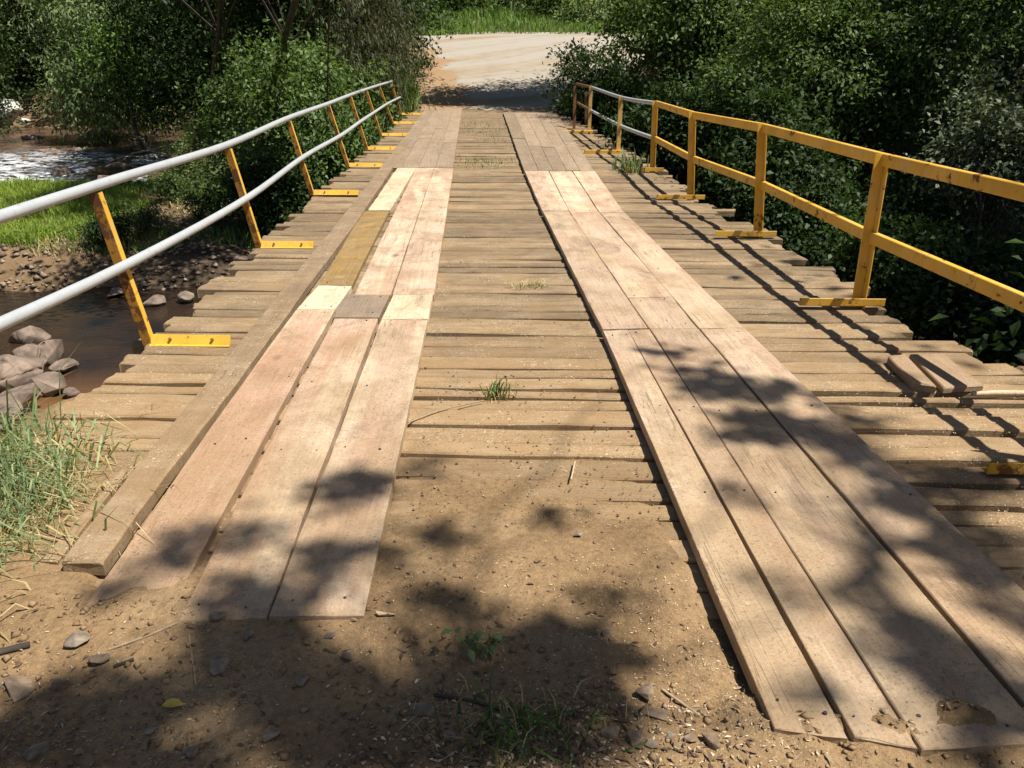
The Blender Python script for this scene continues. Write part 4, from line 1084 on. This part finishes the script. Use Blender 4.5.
# small seedling with leaf pairs
def seedling(label, base, H, n, seed, lm, L=0.035):
    rg = np.random.default_rng(seed); root = thing('seedling', label, 'seedling', base)
    mb = MB(); P = []
    for s in range(n):
        tip = Vector((rg.uniform(-.6, .6) * H, rg.uniform(-.3, .3) * H, H * rg.uniform(.6, 1)))
        pts = [Vector((0, 0, 0)), tip * 0.5 + Vector((0, 0, H * .12)), tip]
        mb.tube(pts, [0.0022, 0.0018, 0.001], 5)
        for t in (0.35, 0.5, 0.65, 0.8, 0.95): P += [pts[0].lerp(pts[1], t * 2) if t < .5 else pts[1].lerp(pts[2], t * 2 - 1)] * 2
    mb.build('stem', mat_twig, root)
    P = np.array([tuple(p) for p in P]); k = len(P)
    d = norm(rg.normal(0, 1, (k, 3)) * np.array([1, 1, .3])); nn = norm(rg.normal(0, .3, (k, 3)) + np.array([0, 0, 1])); sz = rg.uniform(.7, 1.3, k)
    put('leaves', mesh_np('leaves', leaf_arrays(P, d, nn, L * sz, L * .5 * sz), [quads(k)], lm), root)


g0 = G(478, 660, 0.02); seedling('slender seedling with paired leaves growing in the bare soil', (g0.x, g0.y, 0.01), 0.13, 4, 1, L_olive)
g0 = G(40, 300, -2.0)


# ------------------------------------------------------------------ stones, sticks, litter
def stone_mesh(name, seed, size, mat, flat=0.6, pts=16, smooth=0):
    rg = random.Random(seed); bm = bmesh.new()
    for _ in range(pts):
        v = Vector((rg.gauss(0, 1), rg.gauss(0, 1), rg.gauss(0, 1))).normalized() * rg.uniform(.75, 1)
        bm.verts.new((v.x * size[0], v.y * size[1], v.z * size[2] * 1.0))
    r = bmesh.ops.convex_hull(bm, input=bm.verts)
    bmesh.ops.delete(bm, geom=[g for g in r['geom_interior'] if isinstance(g, bmesh.types.BMVert)], context='VERTS')
    bmesh.ops.bevel(bm, geom=bm.edges[:], offset=min(size) * 0.16, segments=2 if smooth else 1, affect='EDGES', clamp_overlap=True)
    if smooth:
        bmesh.ops.triangulate(bm, faces=bm.faces[:])
        bmesh.ops.subdivide_edges(bm, edges=bm.edges[:], cuts=1, use_grid_fill=True)
        for v in bm.verts:
            n = fbm(np.array([v.co.x * 3 + seed]), np.array([v.co.y * 3 + v.co.z * 2]), seed, 3)[0]
            n2 = fbm(np.array([v.co.x * 9 / max(size) + seed]), np.array([v.co.y * 9 / max(size) + v.co.z * 5 / max(size)]), seed + 3, 3)[0]
            v.co += v.co.normalized() * (float(n) * 0.45 + float(n2) * .22) * min(size)
        bmesh.ops.smooth_vert(bm, verts=bm.verts, factor=0.3, use_axis_x=True, use_axis_y=True, use_axis_z=True)
    me = bpy.data.meshes.new(name); bm.to_mesh(me); bm.free(); me.materials.append(mat)
    if smooth: me.polygons.foreach_set('use_smooth', [True] * len(me.polygons))
    return me


def ground_at(px, py):
    p = G(px, py, 0.02)
    return Vector((p.x, p.y, float(terr(np.array([p.x]), np.array([p.y]))[0])))


STONES = [(422, 718, 15, mat_stone2, 'largest grey stone left of the shaded grass tuft'), (655, 715, 14, mat_stone, 'brown angular stone in the mulch right of the grass tuft'),
          (645, 695, 16, mat_stone, 'pale round stone half sunk right of the grass tuft'), (712, 745, 13, mat_stone, 'pointed stone before the tan plank ends'),
          (634, 748, 12, mat_stone, 'blocky stone at the bottom edge, left of the pointed stone'), (652, 750, 9, mat_stone2, 'small grey stone touching the blocky stone'),
          (79, 648, 13, mat_stone2, 'pale flat stone on the soil before the reddish plank'), (217, 623, 11, mat_stone2, 'dark stone beside the end of the middle left plank'),
          (220, 673, 14, mat_stone2, 'flat dark slab lying in the shade of the left foreground'), (348, 660, 9, mat_stone, 'small stone in the sunlit soil below the left planks'),
          (303, 685, 9, mat_stone2, 'shaded stone below the small sunlit stone'), (192, 757, 10, mat_stone2, 'stone at the lower left edge of the picture'),
          (40, 757, 12, mat_stone2, 'greyish stone in the lower left corner'), (355, 720, 7, mat_stone, 'little stone left of the largest grey stone'),
          (596, 464, 6, mat_stone, 'pebble beside the right track on the soil covered boards'), (623, 432, 7, mat_stone, 'brown pebble touching the right track'),
          (579, 535, 7, mat_stone2, 'grey pebble lying alone on the smooth soil'), (674, 525, 7, mat_stone, 'reddish pebble against the right plank side'),
          (637, 490, 6, mat_stone2, 'round grey pebble near the reddish pebble'), (607, 632, 8, mat_stone, 'little brown stone in the soil between the two tracks'),
          (690, 742, 9, mat_stone, 'small brown stone between the pointed stone and the blocky stone'), (668, 738, 7, mat_stone2, 'little stone above the small grey stone in the chips'), (610, 742, 12, mat_stone, 'brown stone left of the blocky stone at the bottom edge'), (450, 748, 11, mat_stone2, 'stone half hidden by the left side of the bottom grass tuft'),
          (270, 742, 12, mat_stone2, 'squat stone in the dark shade near the bottom edge'), (150, 735, 9, mat_stone2, 'small stone in the shade below the yellow leaf'), (100, 668, 12, mat_stone, 'earthy lump beside the dark bark strip'), (20, 690, 18, mat_stone, 'biggest earthy lump at the left picture edge'), (60, 690, 12, mat_stone, 'earthy lump right of the biggest lump'), (250, 640, 10, mat_stone2, 'dark stone below the middle left plank end'), (330, 640, 7, mat_stone2, 'small dark stone below the inner left plank end')]
for i, (px, py, r_, mt, lab) in enumerate(STONES):
    if not lab: continue
    p = ground_at(px, py); s = r_ * (p - Vector((0, 0, EYE))).length / FOC
    o = put('stone', stone_mesh('stone', 300 + i, (s, s * random.uniform(.6, .85), s * random.uniform(.4, .6)), mt, pts=14), None, p + Vector((0, 0, s * 0.26)))
    o.rotation_euler = (random.uniform(-.2, .2), random.uniform(-.2, .2), random.uniform(0, 6)); tag(o, lab, 'stone', 'stones on the near bank and boards')

# pebbles, clods, chips: nobody could count them
def pebbles(name, label, n, fn, smin, smax, mat, seed):
    rg = np.random.default_rng(seed); base = []
    oc = np.array([(1, 0, 0), (-1, 0, 0), (0, 1, 0), (0, -1, 0), (0, 0, 1), (0, 0, -1.)])
    fc = np.array([(0, 2, 4), (2, 1, 4), (1, 3, 4), (3, 0, 4), (2, 0, 5), (1, 2, 5), (3, 1, 5), (0, 3, 5)])
    x, y = fn(rg, n); k = len(x)
    z = np.maximum(terr(x, y), np.where((y > 2.4) & (np.abs(x) < 2.8), 0.0, -9))
    s = rg.uniform(smin ** .5, smax ** .5, k) ** 2
    v = oc[None] * rg.uniform(.35, 1.2, (k, 6, 1)) * s[:, None, None] * np.array([1, 1, .6])
    a = rg.uniform(0, 6.3, k); ca, sa = np.cos(a)[:, None], np.sin(a)[:, None]
    vx = v[..., 0] * ca - v[..., 1] * sa; vy = v[..., 0] * sa + v[..., 1] * ca
    v = np.stack([vx + x[:, None], vy + y[:, None], v[..., 2] + z[:, None] + s[:, None] * .25], -1)
    f = (np.arange(k)[:, None, None] * 6 + fc[None]).reshape(-1, 3)
    return tag(put(name, mesh_np(name, v.reshape(-1, 3), [f], mat)), label, 'pebbles', kind='stuff')


def f_near(rg, n):
    x = rg.uniform(-2.2, 1.4, n); y = 1.05 + rg.exponential(.55, n); k = (y < 3.2) & ~((x > .72) & (x < 1.8) & (y > 1.46)) & ~((x > -1.5) & (x < -.33) & (y > 2.0)); return x[k], y[k]


def f_mid(rg, n):
    x = rg.uniform(-.36, .72, n); y = 2.4 + rg.exponential(1.3, n); k = y < 9
    return x[k], y[k]


mat_peb2 = NT('river_shingle'); mat_peb2.set('Base Color', mat_peb2.ramp(mat_peb2.island(), [(0, (0.12, 0.085, 0.06)), (.5, (0.22, 0.155, 0.11)), (1, (0.36, 0.27, 0.20))])); mat_peb2.set('Roughness', .9); mat_peb2 = mat_peb2.m
mat_peb = NT('pebble_mix'); mat_peb.set('Base Color', mat_peb.ramp(mat_peb.island(), [(0, (0.15, 0.10, 0.06)), (.5, (0.27, 0.18, 0.10)), (1, (0.38, 0.29, 0.20))])); mat_peb.set('Roughness', .95); mat_peb = mat_peb.m
pebbles('pebbles', 'soil clods and pebbles scattered over the near bank', 2600, f_near, .002, .011, mat_peb, 1)
def f_clod(rg, n):
    x = np.concatenate([rg.uniform(-1.7, -.2, n // 2), rg.normal(.1, .5, n - n // 2)]); y = np.concatenate([rg.uniform(1.15, 2.05, n // 2), rg.normal(1.3, .2, n - n // 2)])
    k = (y > 1) & ~((x > .7) & (y > 1.44)); return x[k], y[k]


def f_ends(rg, n):
    x = np.concatenate([rg.uniform(-1.4, -.3, n // 2), rg.uniform(.75, 2.0, n // 2)]); y = np.where(x < 0, rg.normal(1.98, .05, len(x)), rg.normal(1.42, .05, len(x)))
    return x, y


def f_bar(rg, n):
    x = rg.uniform(-14, -3, n); y = 13.2 + rg.exponential(1.6, n); k = y < 21; return x[k], y[k]


mat_clod = NT('soil_clod'); mat_clod.set('Base Color', mat_clod.ramp(mat_clod.island(), [(0, (0.20, 0.125, 0.06)), (1, (0.31, 0.205, 0.11))])); mat_clod.set('Roughness', .95); mat_clod = mat_clod.m
pebbles('soil_clods', 'dry soil clods lying on the trodden near bank', 420, f_clod, .004, .022, mat_clod, 11)
pebbles('soil_clods', 'soil crumbs heaped against the ends of the planks', 420, f_ends, .002, .011, mat_clod, 12)
pebbles('shingle', 'brown shingle on the bar below the bright grass', 2600, f_bar, .02, .10, mat_peb2, 13)
def f_road(rg, n):
    y = rg.uniform(28, 46, n); L_ = np.interp(y, RY, RL); x = L_ + rg.exponential(1.6, n); return x, y


pebbles('pebbles', 'loose stones along the left side of the gravel road', 1600, f_road, .02, .08, mat_peb2, 15)
pebbles('pebbles', 'grit and clods scattered on the centre boards', 900, f_mid, .002, .009, mat_peb, 2)


def chips(name, label, n, fn, L, W, mat, seed, zf=None):
    rg = np.random.default_rng(seed); x, y = fn(rg, n); k = len(x)
    z = zf(x, y) if zf is not None else np.maximum(terr(x, y), np.where(y > 2.5, 0.004, -9)) + 0.002
    p = np.stack([x, y, z + rg.uniform(0, .004, k)], 1)
    d = norm(rg.normal(0, 1, (k, 3)) * np.array([1, 1, .12])); nn = norm(rg.normal(0, .25, (k, 3)) + np.array([0, 0, 1])); sz = rg.uniform(.4, 1.3, k)
    return tag(put(name, mesh_np(name, leaf_arrays(p, d, nn, L * sz, W * sz, .05), [quads(k)], mat)), label, 'chips', kind='stuff')


def f_chip(rg, n):
    x = rg.normal(.42, .32, n); y = rg.normal(1.55, .32, n); k = (y > .95) & ~((x > .74) & (y > 1.46)); return x[k], y[k]


def f_chip2(rg, n):
    x = rg.uniform(-1.9, 1.9, n); y = rg.uniform(1.0, 2.2, n); k = ~((x > .72) & (y > 1.46)) & ~((x > -1.45) & (x < -.33) & (y > 2.0)); return x[k], y[k]


def f_chip3(rg, n):
    x = rg.uniform(1.82, 2.75, n); y = rg.uniform(2.2, 3.8, n) - .15; return x, y


chips('wood_chips', 'pale wood shavings scattered on the soil beside the right track', 1500, f_chip, .010, .003, mat_chip, 5)
chips('wood_chips', 'scattered wood shavings over the near bank', 900, f_chip2, .009, .003, mat_chip, 6)
chips('wood_chips', 'sawdust and shavings on the broken right boards', 1100, f_chip3, .009, .004, mat_chip, 7, lambda x, y: np.full(len(x), 0.008))
chips('leaf_litter', 'dead leaves and mulch on the shaded near bank', 900, f_chip2, .024, .008, mat_litter, 8)


def f_mulch(rg, n):
    x = rg.normal(.12, .26, n); y = rg.normal(1.32, .13, n); return x, y


def f_mulch2(rg, n):
    x = rg.normal(-1.25, .3, n); y = rg.normal(1.42, .16, n); return x, y


chips('leaf_litter', 'dry grey mulch of bark and straw in the lower left corner', 1500, f_mulch2, .018, .005, mat_chip2, 14)
chips('leaf_litter', 'grey mulch of bark and dead leaves round the bottom grass tuft', 1500, f_mulch, .028, .009, mat_litter, 9)
chips('wood_chips', 'pale chips mixed in the mulch round the bottom grass tuft', 700, f_mulch, .016, .007, mat_chip, 10)


def stick(pts, r, label, mat=mat_twig, zs=0.015, name='twig'):
    P = [ground_at(*p) + Vector((0, 0, r * .8)) for p in pts]
    for p in P:
        if p.y > 2.4: p.z = max(p.z, 0.012)
    o = thing(name, label, 'twig', P[0], 'twigs and bark on the ground'); mb = MB()
    mb.tube([p - P[0] for p in smoothpath(P, 4)], r, 6); mb.build('stem', mat, o)


stick([(408, 421), (440, 409), (470, 402), (484, 399)], 0.0035, 'thin dry twig on the boards left of the green tuft')
stick([(571, 478), (575, 460)], 0.004, 'short straw splinter on the boards left of the pebble', mat_pale)
stick([(662, 690), (700, 716)], 0.004, 'short brown twig crossing the stones in the chips')
stick([(190, 640), (197, 690)], 0.003, 'thin twig lying before the middle left plank')
stick([(115, 672), (135, 664)], 0.005, 'dark bark strip on the soil before the reddish plank', mat_bark)
stick([(3, 660), (32, 652)], 0.010, 'thick bark piece at the left edge of the near bank', mat_bark)
stick([(110, 655), (150, 640), (178, 628)], 0.004, 'curved root across the soil before the reddish plank')
stick([(400, 737), (420, 720), (438, 712)], 0.003, 'pale twig beside the largest grey stone')
stick([(435, 700), (470, 709), (500, 716)], 0.005, 'brown branch leading into the bottom grass tuft', mat_bark)
# small scrap of wood and the yellow leaf
p = ground_at(387, 619)
o = put('wood_scrap', stone_mesh('wood_scrap', 402, (0.045, 0.018, 0.01), mat_pale, pts=12), None, p + Vector((0, 0, .008))); tag(o, 'small pale wood scrap at the end of the inner left plank', 'scrap')
p = ground_at(175, 711); rg = np.random.default_rng(3)
mb = MB(); ol = [(-.03, 0, .004), (-.02, .012, .010), (-.005, .016, .012), (.012, .012, .010), (.02, .004, .006), (.034, .002, .004), (.02, -.006, .006), (.005, -.014, .010), (-.012, -.015, .012), (-.024, -.01, .008)]
mb.poly(ol + [(0, 0, .003)], [(10, (i + 1) % 10, i)[::-1] for i in range(10)])
o = mb.build('fallen_leaf', mat_gold, None, p + Vector((0, 0, .006))); tag(o, 'yellow fallen leaf on the shaded soil at the lower left', 'leaf')
p = V(202, 281, 13.0); pz = gz(p.x, p.y)
o = mb.build('fallen_leaf', mat_gold); o.scale = (3, 3, 3); o.location = (p.x, p.y, pz + .08); tag(o, 'orange fallen leaf on the rocks by the dark pool', 'leaf')

# boulders in and by the stream
BOUL = [(10, 372, -2.05, 36, mat_boulder, 'biggest brown boulder at the near stream edge'), (47, 352, -2.1, 24, mat_boulder, 'rounded boulder beside the biggest one'), (45, 383, -2.1, 22, mat_boulder, 'low boulder in the brown shallows'), (62, 366, -2.15, 15, mat_boulder, 'pinkish boulder at the right end of the near heap'), (20, 395, -2.0, 22, mat_boulder, 'broad flat boulder in front of the near heap'), (28, 355, -2.0, 20, mat_boulder, 'angular boulder in the middle of the near heap'), (70, 392, -2.15, 8, mat_boulder, 'small stone in the orange shallows'),
        (8, 408, -1.9, 20, mat_boulder, 'grey boulder at the left edge behind the grass'), (30, 335, -2.15, 18, mat_boulder, 'small boulder touching the dark pool'), (5, 432, -1.6, 14, mat_boulder, 'squarish stone among the bank grass'),
        (155, 300, -2.15, 14, mat_boulder, 'low wet rock at the far side of the pool'), (115, 292, -2.15, 12, mat_boulder, 'flat wet rock left of the low wet rock'), (185, 295, -2.1, 12, mat_boulder, 'dark rock close under the deck edge'),
        (178, 231, -1.9, 12, mat_boulder, 'rock in the shade right of the bright grass'), (215, 235, -1.9, 12, mat_boulder, 'rock below the left shrub'), (200, 255, -1.95, 10, mat_boulder, 'stone on the shaded gravel bank'), (240, 258, -1.9, 10, mat_boulder, 'stone beside the deck edge on the bank'),
        (170, 180, -1.7, 8, mat_boulder, 'pale stone at the lower end of the rapids'), (120, 165, -1.65, 13, mat_boulder, 'flat reddish rock in the rapids'), (75, 150, -1.5, 10, mat_boulder, 'flat rock ahead of the rapids'), (50, 152, -1.5, 12, mat_boulder, 'brown rock above the white water'), (90, 190, -1.8, 10, mat_boulder, 'dark rock in the white water'), (140, 150, -1.5, 10, mat_boulder, 'rock under the river trees'),
        (60, 172, -1.72, 15, mat_boulder, 'long brown slab in the middle of the rapids'), (105, 178, -1.75, 11, mat_boulder, 'brown rock splitting the white water'), (20, 160, -1.6, 12, mat_boulder, 'reddish slab at the top of the rapids by the picture edge'), (135, 138, -1.38, 14, mat_boulder, 'wide flat rock on the upper river under the drooping tree'), (95, 133, -1.36, 12, mat_boulder, 'low pale brown rock in the upper river'),
        (30, 137, -1.35, 10, mat_boulder, 'flat rock at the upper river'), (165, 155, -1.5, 9, mat_boulder, 'rock beside the fallen branches')]
for i, (px, py, z, r_, mt, lab) in enumerate(BOUL):
    p = G(px, py, z); s = r_ * (p - Vector((0, 0, EYE))).length / FOC
    o = put('boulder', stone_mesh('boulder', 500 + i, (s, s * .8, s * (.62 if py > 330 else .4)), mt, pts=random.randint(14, 30), smooth=1), None, (p.x, p.y, z - s * .08)); o.rotation_euler = (0, 0, random.uniform(0, 6)); tag(o, lab, 'boulder', 'boulders along the stream')
p = V(4, 113, 38); s = 17 * 38 / FOC
o = put('boulder', stone_mesh('boulder', 601, (s, s, s * 1.0), mat_white_rock, pts=18, smooth=1), None, p); tag(o, 'big pale boulder on the far river bank', 'boulder')
for i, (px, py, Y, r_) in enumerate([(24, 121, 37.3, 6)]):
    p = V(px, py, Y); s = r_ * Y / FOC
    o = put('boulder', stone_mesh('boulder', 610, (s, s, s * .7), mat_white_rock, pts=18, smooth=1), None, p); tag(o, 'small pale boulder at the foot of the big one', 'boulder')
# fallen branches by the river
o = thing('fallen_branch', 'bare fallen branch lying at the river edge under the trees', 'branch', V(150, 150, 28)); rg = np.random.default_rng(9); mb = MB()
for e in [(-28, 8), (-15, -14), (12, -16), (28, 10), (20, -5)]:
    limb(mb, (0, 0, 0), Vector((e[0] * 28 / FOC, rg.uniform(-.4, .4), -e[1] * 28 / FOC)), .05, .015, rg, .12, 5, 6)
mb.build('wood', mat_bark2, o)

# ------------------------------------------------------------------ tree overhead on the near bank (casts the dappled shade)
BL = [  # direction x,y and half extents of each bough's shade on the ground, cover
    (240, 645, 60, 30, .9), (110, 705, 70, 18, .85), (285, 690, 60, 22, .92), (60, 745, 90, 24, .9), (190, 758, 50, 14, .8), (380, 740, 60, 26, .9), (40, 690, 40, 14, .5),
    (470, 690, 50, 20, .75), (560, 650, 60, 34, .95), (520, 700, 70, 26, .85), (610, 720, 40, 30, .6), (440, 598, 34, 14, .8), (500, 630, 40, 14, .6), (570, 755, 80, 16, .6),
    (345, 488, 40, 17, .85), (200, 538, 55, 14, .75), (330, 560, 50, 16, .85), (240, 592, 40, 14, .85), (150, 560, 30, 14, .5), (300, 600, 50, 10, .8), (100, 590, 30, 10, .4),
    (430, 462, 26, 10, .4), (437, 528, 28, 17, .7), (620, 600, 26, 8, .5), (560, 512, 30, 9, .3),
    (728, 392, 50, 14, .85), (745, 430, 52, 15, .85), (840, 445, 46, 18, .9), (690, 372, 26, 8, .5), (905, 500, 44, 26, .85), (960, 560, 50, 26, .85), (1000, 610, 34, 22, .7), (920, 660, 46, 24, .9), (850, 610, 40, 12, .55),
    (1000, 700, 44, 26, .9), (960, 740, 40, 16, .8), (880, 648, 30, 12, .8), (960, 478, 40, 18, .8), (1000, 540, 30, 16, .8), (800, 400, 30, 10, .5), (860, 415, 26, 10, .6), (810, 690, 26, 14, .35), (735, 500, 24, 8, .3), (1000, 470, 30, 12, .5), (760, 590, 30, 8, .35), (880, 560, 26, 12, .4), (660, 355, 26, 7, .5)]
rng = np.random.default_rng(5)
TB = Vector((6.6, -3.6, 0.0))
root = thing('shade_tree', 'tall tree on the near bank whose boughs shade the foreground', 'tree', TB)
S = np.array(SUN); leafv = []; centres = []
extra = []
for _ in range(60):
    gx, gy = rng.uniform(-3.5, 2.4), rng.uniform(-3.0, 0.75)
    extra.append((np.array([gx, gy, 0.0]), rng.uniform(.2, .4), rng.uniform(.15, .35), .8))
items = []
for (px, py, ex_, ey_, cv) in BL:
    c = G(px, py, 0.03); a = G(px + ex_, py, .03); b1 = G(px, py - ey_, .03); b2 = G(px, py + ey_, .03)
    items.append((np.array(c), (a - c).length, (b1 - b2).length / 2, cv))
for (px, py, ex_, ey_, cv) in [(370, 735, 80, 30, .95), (50, 728, 90, 30, .97), (110, 700, 60, 14, .8), (225, 690, 40, 10, .8), (180, 760, 70, 14, .9), (230, 640, 50, 18, .9), (470, 650, 40, 20, .7), (520, 740, 80, 28, .8)]:
    c = G(px, py, 0.03); a = G(px + ex_, py, .03); b1 = G(px, py - ey_, .03); b2 = G(px, py + ey_, .03)
    items.append((np.array(c), (a - c).length, (b1 - b2).length / 2, cv))
for c, ra, rb_, cv in items + extra:
    t = rng.uniform(9.0, 12.5)
    area = PI * ra * rb_
    n = int(1.7 * -math.log(1 - min(.99, cv * 1.06)) * area / 0.0019) + 12
    ang = rng.uniform(0, 2 * PI, n); r_ = rng.uniform(0, 1, n) ** .55 * rng.uniform(.8, 1.2, n)
    p = np.stack([c[0] + ra * r_ * np.cos(ang), c[1] + rb_ * r_ * np.sin(ang), np.zeros(n)], 1)
    # group into sprigs
    k = max(2, n // 9); spr = p[rng.integers(0, n, k)]
    p = np.where(rng.uniform(0, 1, (n, 1)) < .7, spr[rng.integers(0, k, n)] + rng.normal(0, .045, (n, 3)) * np.array([1, 1, 0]), p)
    hh = t + rng.uniform(-.35, .35, n)
    p = p + S[None] * hh[:, None]
    d = norm(rng.normal(0, 1, (n, 3)) * np.array([1, 1, .5])); nn = norm(S[None] + rng.normal(0, .45, (n, 3))); sz = rng.uniform(.7, 1.25, n)
    leafv.append(leaf_arrays(p - np.array(TB), d, nn, .085 * sz, .05 * sz))
    centres.append(c + S * t)
v = np.concatenate(leafv); put('crown', mesh_np('crown', v, [quads(len(v) // 4)], L_shade), root)
mb = MB(); TT_ = Vector((5.7, -2.6, 8.6)) - TB
tp = limb(mb, (0, 0, -.2), TT_, .20, .11, rng, .03, 8, 10); mb.build('trunk', mat_bark, root)
mb = MB()
hubs = [Vector((4.4, -0.5, 10.2)), Vector((6.0, 0.0, 10.5)), Vector((3.2, -2.3, 10.1)), Vector((5.0, -3.7, 10.5)), Vector((6.6, -1.3, 10.7))]
for h_ in hubs: limb(mb, TT_ * 0.92, h_ - TB, .07, .03, rng, .06, 6, 7)
for c in centres:
    c = Vector(c); h_ = min(hubs, key=lambda q: (q - c).length)
    limb(mb, h_ - TB, c - TB, .016, .005, rng, .08, 6, 5)
mb.build('boughs', mat_bark, root)

# ------------------------------------------------------------------ camera, light, render
cam = bpy.data.cameras.new('camera'); co = link(bpy.data.objects.new('camera', cam))
cam.sensor_fit = 'HORIZONTAL'; cam.sensor_width = 36.0; cam.lens = FOC / 1024 * 36.0
cam.clip_start = 0.05; cam.clip_end = 500
mw = Matrix((( CR.x, CU.x, -CF.x, 0), (CR.y, CU.y, -CF.y, 0), (CR.z, CU.z, -CF.z, EYE), (0, 0, 0, 1)))
co.matrix_world = mw
SC.camera = co

sun = bpy.data.lights.new('sun', 'SUN'); sun.energy = 5.0; sun.angle = math.radians(0.53); sun.color = (1.0, 0.955, 0.88)
so = link(bpy.data.objects.new('sun', sun)); so.location = (8, -4, 20); so.rotation_euler = SUN.to_track_quat('Z', 'Y').to_euler()
w = bpy.data.worlds.new('World'); SC.world = w; w.use_nodes = True
nt = w.node_tree; bg = nt.nodes['Background']
sky = nt.nodes.new('ShaderNodeTexSky'); sky.sky_type = 'NISHITA'; sky.sun_disc = False
sky.sun_elevation = math.asin(SUN.z); sky.sun_rotation = math.atan2(SUN.x, SUN.y)
nt.links.new(sky.outputs[0], bg.inputs[0]); bg.inputs[1].default_value = 0.05
SC.view_settings.view_transform = 'Standard'; SC.view_settings.look = 'None'; SC.view_settings.gamma = 1
SC.view_settings.use_curve_mapping = False
SC.view_settings.exposure = 0.62
SC.render.engine = 'CYCLES'
SC.cycles.use_denoising = True
SC.cycles.max_bounces = 6; SC.cycles.diffuse_bounces = 2; SC.cycles.transmission_bounces = 4; SC.cycles.transparent_max_bounces = 4
SC.cycles.sample_clamp_indirect = 6.0
print('boards', NB)
